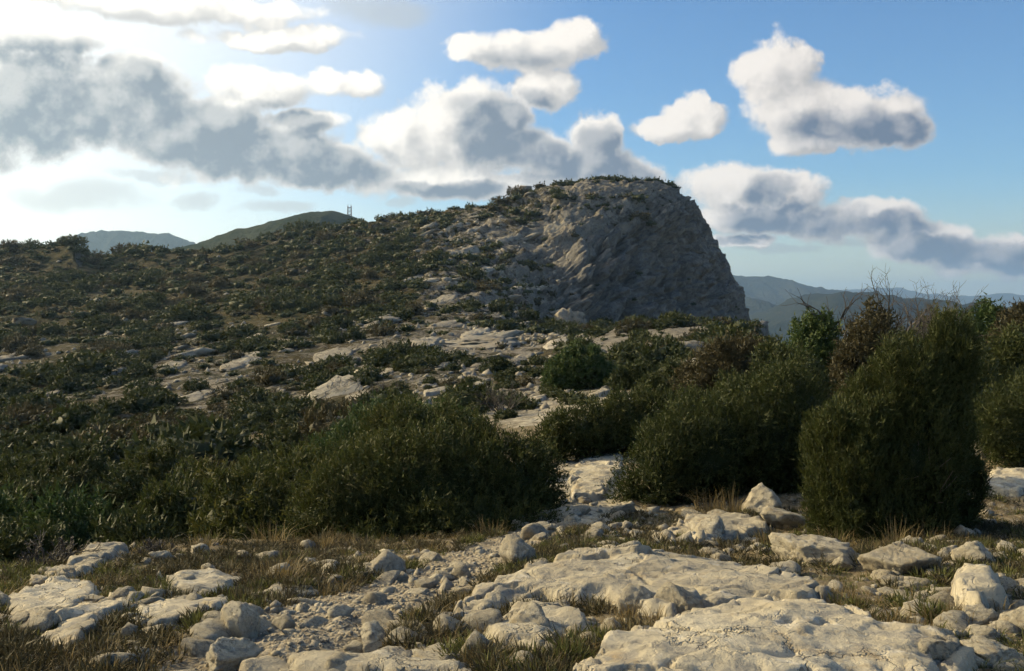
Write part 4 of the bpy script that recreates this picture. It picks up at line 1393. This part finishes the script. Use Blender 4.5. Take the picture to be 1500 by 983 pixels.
# ledges and outcrops on the hillside, long axis along the bedding
HV = [rock_mesh('outcrop', 900 + i, 3, 0.22, 14, 0.8, 'hillrock', 0.10) for i in range(8)]
r = np.random.default_rng(31)
nr = 0
tries = 0
while nr < 120 and tries < 6000:
    tries += 1
    Y = r.uniform(38, 280)
    px = r.uniform(-20, 1040)
    x = (px - 750) / FPX * Y
    zz = float(gz(x, Y))
    row = HOR - (zz - CAMZ) / Y * FPX
    if px > 830 and Y > 150:
        continue
    cv = float(cover(np.array(px), np.array(row), np.array(Y)))
    if r.uniform() > (0.05 if cv > 0.85 else 1.15 - cv):
        continue
    L_ = (0.5 + 1.5 * r.uniform() ** 2) * (1 + Y / 250)
    if px > 790:
        lab = 'pale rock outcrop on the knoll in front of the cliff'
    elif px > 480 and Y < 150:
        lab = 'pale rock outcrop in the stony clearing below the hill'
    elif px > 560:
        lab = 'pale ledge of rock on the slope leading up to the cliff'
    else:
        lab = 'slanting pale rock streak on the shrubby left slope'
    lab = ('small ' if L_ < 0.9 else ('long ' if L_ > 1.7 else '')) + lab
    link('rock_outcrop', HV[nr % 8], loc=(x, Y, zz - 0.05 * L_), rot=(r.uniform(-.25, .25), -0.22 + r.uniform(-.12, .12), r.uniform(0.1, .7)),
         scl=(L_ * 1.25, L_ * r.uniform(.6, 1.0), L_ * r.uniform(.28, .5)), label=lab, cat='rock', group=lab)
    nr += 1
k = 16000
Y = 36 + 250 * r.uniform(0, 1, k) ** 0.9
px = r.uniform(-60, 1000, k)
x = (px - 750) / FPX * Y
zz = gz(x, Y)
row = HOR - (zz - CAMZ) / Y * FPX
cl = fbm(stack(x, Y, 0 * x) * 0.09, 3, 97)
ok = (r.uniform(0, 1, k) < np.clip(0.75 - 0.75 * cover(px, row, Y) + 0.9 * cl, 0, 1)) & ~((px > 830) & (Y > 150))
x, Y, zz = x[ok], Y[ok], zz[ok]
co_all, f_all, off = [], [], 0
for j in range(len(x)):
    co, f = gc[j % 6]
    sz = (0.10 + 0.45 * r.uniform() ** 3) * (0.6 + Y[j] / 200)
    a = r.uniform(0, 6.28)
    p = co * sz * r.uniform(.6, 1.3, 3)
    co_all.append(np.stack([p[:, 0] * math.cos(a) - p[:, 1] * math.sin(a) + x[j], p[:, 0] * math.sin(a) + p[:, 1] * math.cos(a) + Y[j], p[:, 2] + zz[j] + .05 * sz], 1))
    f_all.append(f + off); off += len(co)
link('scree', mesh('scree', np.concatenate(co_all), np.concatenate(f_all), M['hillrock']), kind='stuff', label='loose pale stones strewn over the open parts of the hillside', cat='scree')


def hill_label(px, Y):
    if px > 790 and Y < 150:
        return 'on the knoll in front of the cliff'
    if px > 560 and Y > 130:
        return 'on the slope leading up to the cliff'
    if px > 480:
        return 'in the stony clearing below the hill'
    return 'on the shrubby left slope'


STREAK = [(148, 513, 44, 11), (106, 552, 46, 10), (90, 572, 62, 11), (150, 560, 46, 11), (179, 540, 46, 9), (122, 607, 44, 10), (254, 536, 44, 12), (342, 536, 46, 14),
          (368, 522, 36, 10), (348, 518, 28, 8), (59, 623, 44, 10), (66, 658, 50, 9), (313, 662, 28, 9), (234, 593, 28, 9), (401, 579, 40, 10), (452, 581, 36, 10),
          (409, 432, 30, 9), (488, 522, 66, 20), (586, 515, 62, 14), (525, 581, 46, 10), (675, 373, 66, 16), (608, 405, 40, 10), (817, 332, 56, 13), (788, 424, 46, 14),
          (613, 508, 74, 16), (696, 490, 50, 12), (759, 528, 60, 12), (700, 565, 46, 10), (896, 572, 92, 12), (650, 440, 44, 10), (720, 395, 50, 12), (745, 350, 44, 11),
          (560, 465, 36, 9), (700, 335, 40, 9), (300, 575, 36, 9), (200, 630, 40, 9), (30, 600, 40, 9), (430, 545, 36, 9), (560, 548, 50, 10), (780, 590, 60, 10), (640, 575, 44, 9)]
for i, (px, py, L_, w_) in enumerate(STREAK):
    X, Y, Z = hit(px, py, 30.0)
    a = math.radians(24 + (i * 37) % 17 - 8)
    ca_, sa_ = math.cos(a), math.sin(a)
    poly = []
    for (u_, v_) in ((-.5, -.3), (-.2, -.5), (.25, -.45), (.5, -.1), (.42, .4), (0, .5), (-.45, .35)):
        poly.append((px + u_ * L_ * ca_ - v_ * w_ * sa_, py - u_ * L_ * sa_ * 0.6 + v_ * w_))
    pw = [hit(a_, b_, 30.0) for a_, b_ in poly]
    if max(p[1] for p in pw) - min(p[1] for p in pw) > 45:
        continue
    f = max(1.2, L_ * Y / FPX * 0.45)
    size = 'broad ' if L_ > 58 else ('short ' if L_ < 38 else '')
    lab = size + 'whitish rock pavement streak ' + hill_label(px, Y)
    slab('rock_outcrop', poly, 0.16, 0.2, lab, 1000 + i * 7, res=max(0.10, Y * 0.0014), rough=0.06, fs=f, mat='hillrock', group=lab)
for i, (px, py, w, h, Y, lab) in enumerate([(1000, 512, 85, 34, 60, 'large pale boulder group block on the knoll below the cliff'),
                                           (950, 503, 60, 22, 70, 'rounded pale rock back on the knoll crest'),
                                           (838, 432, 60, 52, 172, 'rounded pale buttress at the lower left of the cliff'),
                                           (840, 548, 60, 22, 50, 'pale rock beside the bright green bush'),
                                           (705, 530, 130, 18, 100, 'broad flat pale rock plate in the clearing')]):
    X, Yb, Z = at_depth(px, Y)
    s = Y / FPX
    link('rock_outcrop', rock_mesh('outcrop', 950 + i, 4, 0.3, 16, 1.0, 'hillrock', 0.08), loc=(X, Y, Z + h * s * .15), rot=(0, -.1, .3), scl=(w * s * .55, w * s * .4, h * s * .7), label=lab, cat='rock')


# ------------------------------------------------------------------ grasses and herbs
def tuft_arrays(r, n, h, spread, width, bendf=0.5):
    """n curved blades: verts, quads"""
    a = r.uniform(0, 2 * math.pi, n)
    lean = np.abs(r.normal(size=n)) * bendf
    hh = h * r.uniform(0.45, 1.15, n)
    d = np.stack([np.cos(a), np.sin(a), 0 * a], 1)
    b = d * (spread * r.uniform(0, 1, n) ** 0.7)[:, None]
    s = np.stack([-np.sin(a + r.normal(size=n)), np.cos(a), 0 * a], 1)
    rows = []
    for t, wf in ((0, 1.0), (0.55, 0.8), (1.0, 0.15)):
        c = b + d * (hh * lean * t * t)[:, None] + np.array([0, 0, 1.0]) * (hh * t * (1 - 0.25 * lean * t))[:, None]
        w = (width * wf * r.uniform(.7, 1.3, n))[:, None]
        rows += [c - s * w, c + s * w]
    v = np.stack(rows, 1)
    o = (np.arange(n) * 6)[:, None]
    q = np.concatenate([o + np.array([0, 1, 3, 2]), o + np.array([2, 3, 5, 4])])
    return v.reshape(-1, 3), q, np.repeat(r.uniform(0, 1, n), 6)


r = np.random.default_rng(41)
TUFT = [(405, 850, 70, 'tall golden grass tuft in front of the broad juniper'), (395, 800, 55, 'golden grass beside the leafless brown bush'),
        (1070, 752, 62, 'tall straw grass tuft at the foot of the juniper thicket'), (1040, 748, 48, 'straw grass left of the pointed boulder'),
        (1312, 800, 58, 'straw grass clump at the tall juniper base'), (1358, 795, 50, 'thin straw grass by the tall juniper shaded side'),
        (720, 785, 40, 'dry grass under the broad juniper right end'), (1225, 800, 40, 'dry grass beside the white angular boulder'),
        (110, 862, 36, 'rusty grass tuft on the rim outcrop'), (20, 865, 34, 'rusty grass tuft at the left edge'),
        (1130, 800, 46, 'brown grass tuft left of the white angular boulder'), (1240, 810, 36, 'brown grass tuft between the white boulders'),
        (470, 800, 42, 'dry grass at the broad juniper left end'), (300, 800, 36, 'dry grass on the rim below the juniper mound')]
for i, (px, py, h, lab) in enumerate(TUFT):
    X, Y, Z = hit(px, py)
    v, q, t = tuft_arrays(r, 85, 0.72 * h * Y / FPX, 0.19, 0.003, 0.75)
    link('grass_tuft', mesh('grass_tuft', v, q, M['dry'], False, {'tint': t}), loc=(X, Y, Z - .01), label=lab, cat='grass')


def slab_sd(x, Y):
    best = np.full(x.shape, -9.0)
    for p in SLABS:
        best = np.maximum(best, inpoly_sdf(x, Y, p))
    return best


def scatter(n, fn, sd_noise, th, name, mat, label, m=0.03, ymax=12.0):
    k = n * 5
    Y = 4.0 * (ymax / 4.0) ** r.uniform(0, 1, k)
    px = r.uniform(-60, 1570, k)
    x = (px - 750) / FPX * Y
    ok = ~((px < 430) & (Y > 10.6)) & ~on_path(px, Y) & (fbm(stack(x * .9, Y * .9, 0 * x), 3, sd_noise) > th) & (slab_sd(x, Y) < m)
    x, Y = x[ok][:n], Y[ok][:n]
    zz = gz(x, Y)
    vs, fs, ts, off = [], [], [], 0
    for c in range(len(x)):
        v, q, t = fn()
        vs.append(v + np.array([x[c], Y[c], zz[c] - .005])); fs.append(q + off); ts.append(t); off += len(v)
    link(name, mesh(name, np.concatenate(vs), np.concatenate(fs), M[mat], False, {'tint': np.concatenate(ts)}), kind='stuff', label=label, cat='grass')


def on_path(px, Y):
    return abs(px - np.interp(Y, [4.0, 4.6, 5.5, 6.5, 7.5, 9, 10.5, 12.5], [380, 400, 470, 560, 650, 730, 800, 850])) < np.interp(Y, [4, 5, 6.5, 8, 10, 13], [165, 145, 100, 70, 60, 60])


scatter(1150, lambda: tuft_arrays(r, 14, r.uniform(.04, .13), 0.06, 0.0025, 0.9), 3, -0.05, 'dry_grass', 'dry', 'short dry grass growing between the stones')
scatter(1150, lambda: tuft_arrays(r, 16, r.uniform(.025, .075), 0.06, 0.003, 1.2), 8, -0.02, 'green_grass', 'green', 'short green grass growing between the stones')


def herb():
    n = 46
    rad = r.uniform(.05, .13)
    d = unit(r.normal(size=(n, 3))) * np.array([1, 1, .75])
    d[:, 2] = np.abs(d[:, 2])
    b = d * rad * r.uniform(.35, .8, (n, 1))
    v, q = blades(b, unit(d + np.array([0, 0, .5]) + .4 * r.normal(size=(n, 3))), np.full(n, rad * .55), np.full(n, 0.010), r)
    return v, q, np.repeat(r.uniform(0, 1, n), 3)


scatter(1300, herb, 14, 0.0, 'herb_cushions', 'herb', 'low grey-brown herb cushions between the rocks', 0.0)
scatter(900, herb, 23, -0.15, 'brown_herbs', 'brown', 'low brown herb cushions spread over the stony ground', 0.0, 10.4)
scatter(700, herb, 19, 0.08, 'green_herbs', 'green', 'low green herbs growing in gaps between the rocks', 0.0)


# ------------------------------------------------------------------ mast and hut
def box(x0, x1, y0, y1, z0, z1):
    v = np.array([[x, y, zz] for zz in (z0, z1) for y in (y0, y1) for x in (x0, x1)], float)
    f = np.array([[0, 2, 3, 1], [4, 5, 7, 6], [0, 1, 5, 4], [2, 6, 7, 3], [0, 4, 6, 2], [1, 3, 7, 5]])
    return v, f


mm, N = new_mat('rusty_steel')
tc = N.n('ShaderNodeTexCoord')
finish(mm, N, N.mix(N.noise(tc.outputs['Object'], 2.0, 4), (0.12, 0.07, 0.05), (0.20, 0.13, 0.10)), 0.7)
ms, N = new_mat('hut_stone')
tc = N.n('ShaderNodeTexCoord')
finish(ms, N, N.mix(N.sstep(N.noise(tc.outputs['Object'], 3.0, 5), .4, .6), (0.24, 0.21, 0.17), (0.36, 0.32, 0.26)), 0.9, N.noise(tc.outputs['Object'], 5.0, 4), 0.1)
Ym = 900.0
mx, mz = (512 - 750) / FPX * Ym, zp(Ym, 317)
mast = bpy.data.objects.new('lattice_mast', None)
COL.objects.link(mast)
mast.location = (mx, Ym, mz - 1.0)
mast['label'], mast['category'] = 'small reddish lattice mast standing on the green hill', 'mast'
for sx in (-1, 1):
    for sy in (-1, 1):
        v, q = tubes([((sx * 1.7, sy * 1.7, 0), (sx * 1.5, sy * 1.5, 10.6), .26, .22)], 6)
        link('leg', mesh('leg', v, q, mm), mast)
for h in (3.0, 6.0, 9.0):
    segs = []
    for a, b in (((-1, -1), (1, -1)), ((1, -1), (1, 1)), ((1, 1), (-1, 1)), ((-1, 1), (-1, -1))):
        k = 1.62
        segs.append(((a[0] * k, a[1] * k, h), (b[0] * k, b[1] * k, h), .18, .18))
        segs.append(((a[0] * k, a[1] * k, h - 2.6), (b[0] * k, b[1] * k, h), .12, .12))
    v, q = tubes(segs, 5)
    link('brace', mesh('brace', v, q, mm), mast)
for sx in (-1.4, 1.4):
    v, q = tubes([((sx, 0, 8.8), (sx, 0, 12.2), .20, .14)], 6)
    link('aerial', mesh('aerial', v, q, mm), mast)
Yh = 287.0
hx = (770 - 750) / FPX * Yh
hz_ = float(gz(hx, Yh))
hut = bpy.data.objects.new('stone_hut', None)
COL.objects.link(hut)
hut.location = (hx, Yh, hz_ - 0.35)
hut.rotation_euler = (0, 0, 0.35)
hut['label'], hut['category'] = 'tiny stone hut on the ridge before the cliff summit', 'hut'
v, f = box(-1.45, 1.45, -1.2, 1.2, 0, 2.15)
link('wall', mesh('wall', v, f, ms), hut)
v = np.array([[-1.65, -1.4, 2.15], [1.65, -1.4, 2.15], [1.65, 1.4, 2.15], [-1.65, 1.4, 2.15], [-1.65, 0, 2.75], [1.65, 0, 2.75]])
me = mesh('roof', v, [np.array([[0, 1, 5, 4], [2, 3, 4, 5], [0, 3, 2, 1]]), np.array([[0, 4, 3], [1, 2, 5]])], ms)
link('roof', me, hut)
v, f = box(-.4, .4, -1.23, -1.16, 0.3, 1.8)
link('door', mesh('door', v, f, mm), hut)

# ------------------------------------------------------------------ air
v, f = box(-16500, 16500, -150, 15500, -140, 270)
hm = bpy.data.materials.new('haze_air')
hm.use_nodes = True
hm.node_tree.nodes.clear()
pv = hm.node_tree.nodes.new('ShaderNodeVolumePrincipled')
pv.inputs['Color'].default_value = (0.47, 0.71, 1.0, 1)
pv.inputs['Density'].default_value = 0.00010
pv.inputs['Anisotropy'].default_value = 0.45
ho = hm.node_tree.nodes.new('ShaderNodeOutputMaterial')
hm.node_tree.links.new(pv.outputs[0], ho.inputs['Volume'])
link('haze', mesh('haze', v, f, hm), kind='stuff', label='thin bluish haze filling the air over the hills', cat='haze')
print('objects', len(bpy.data.objects), 'tris', sum(sum(len(p.vertices) - 2 for p in me.polygons) if len(me.polygons) < 1 else int(len(me.loops) - 2 * len(me.polygons)) for me in bpy.data.meshes))
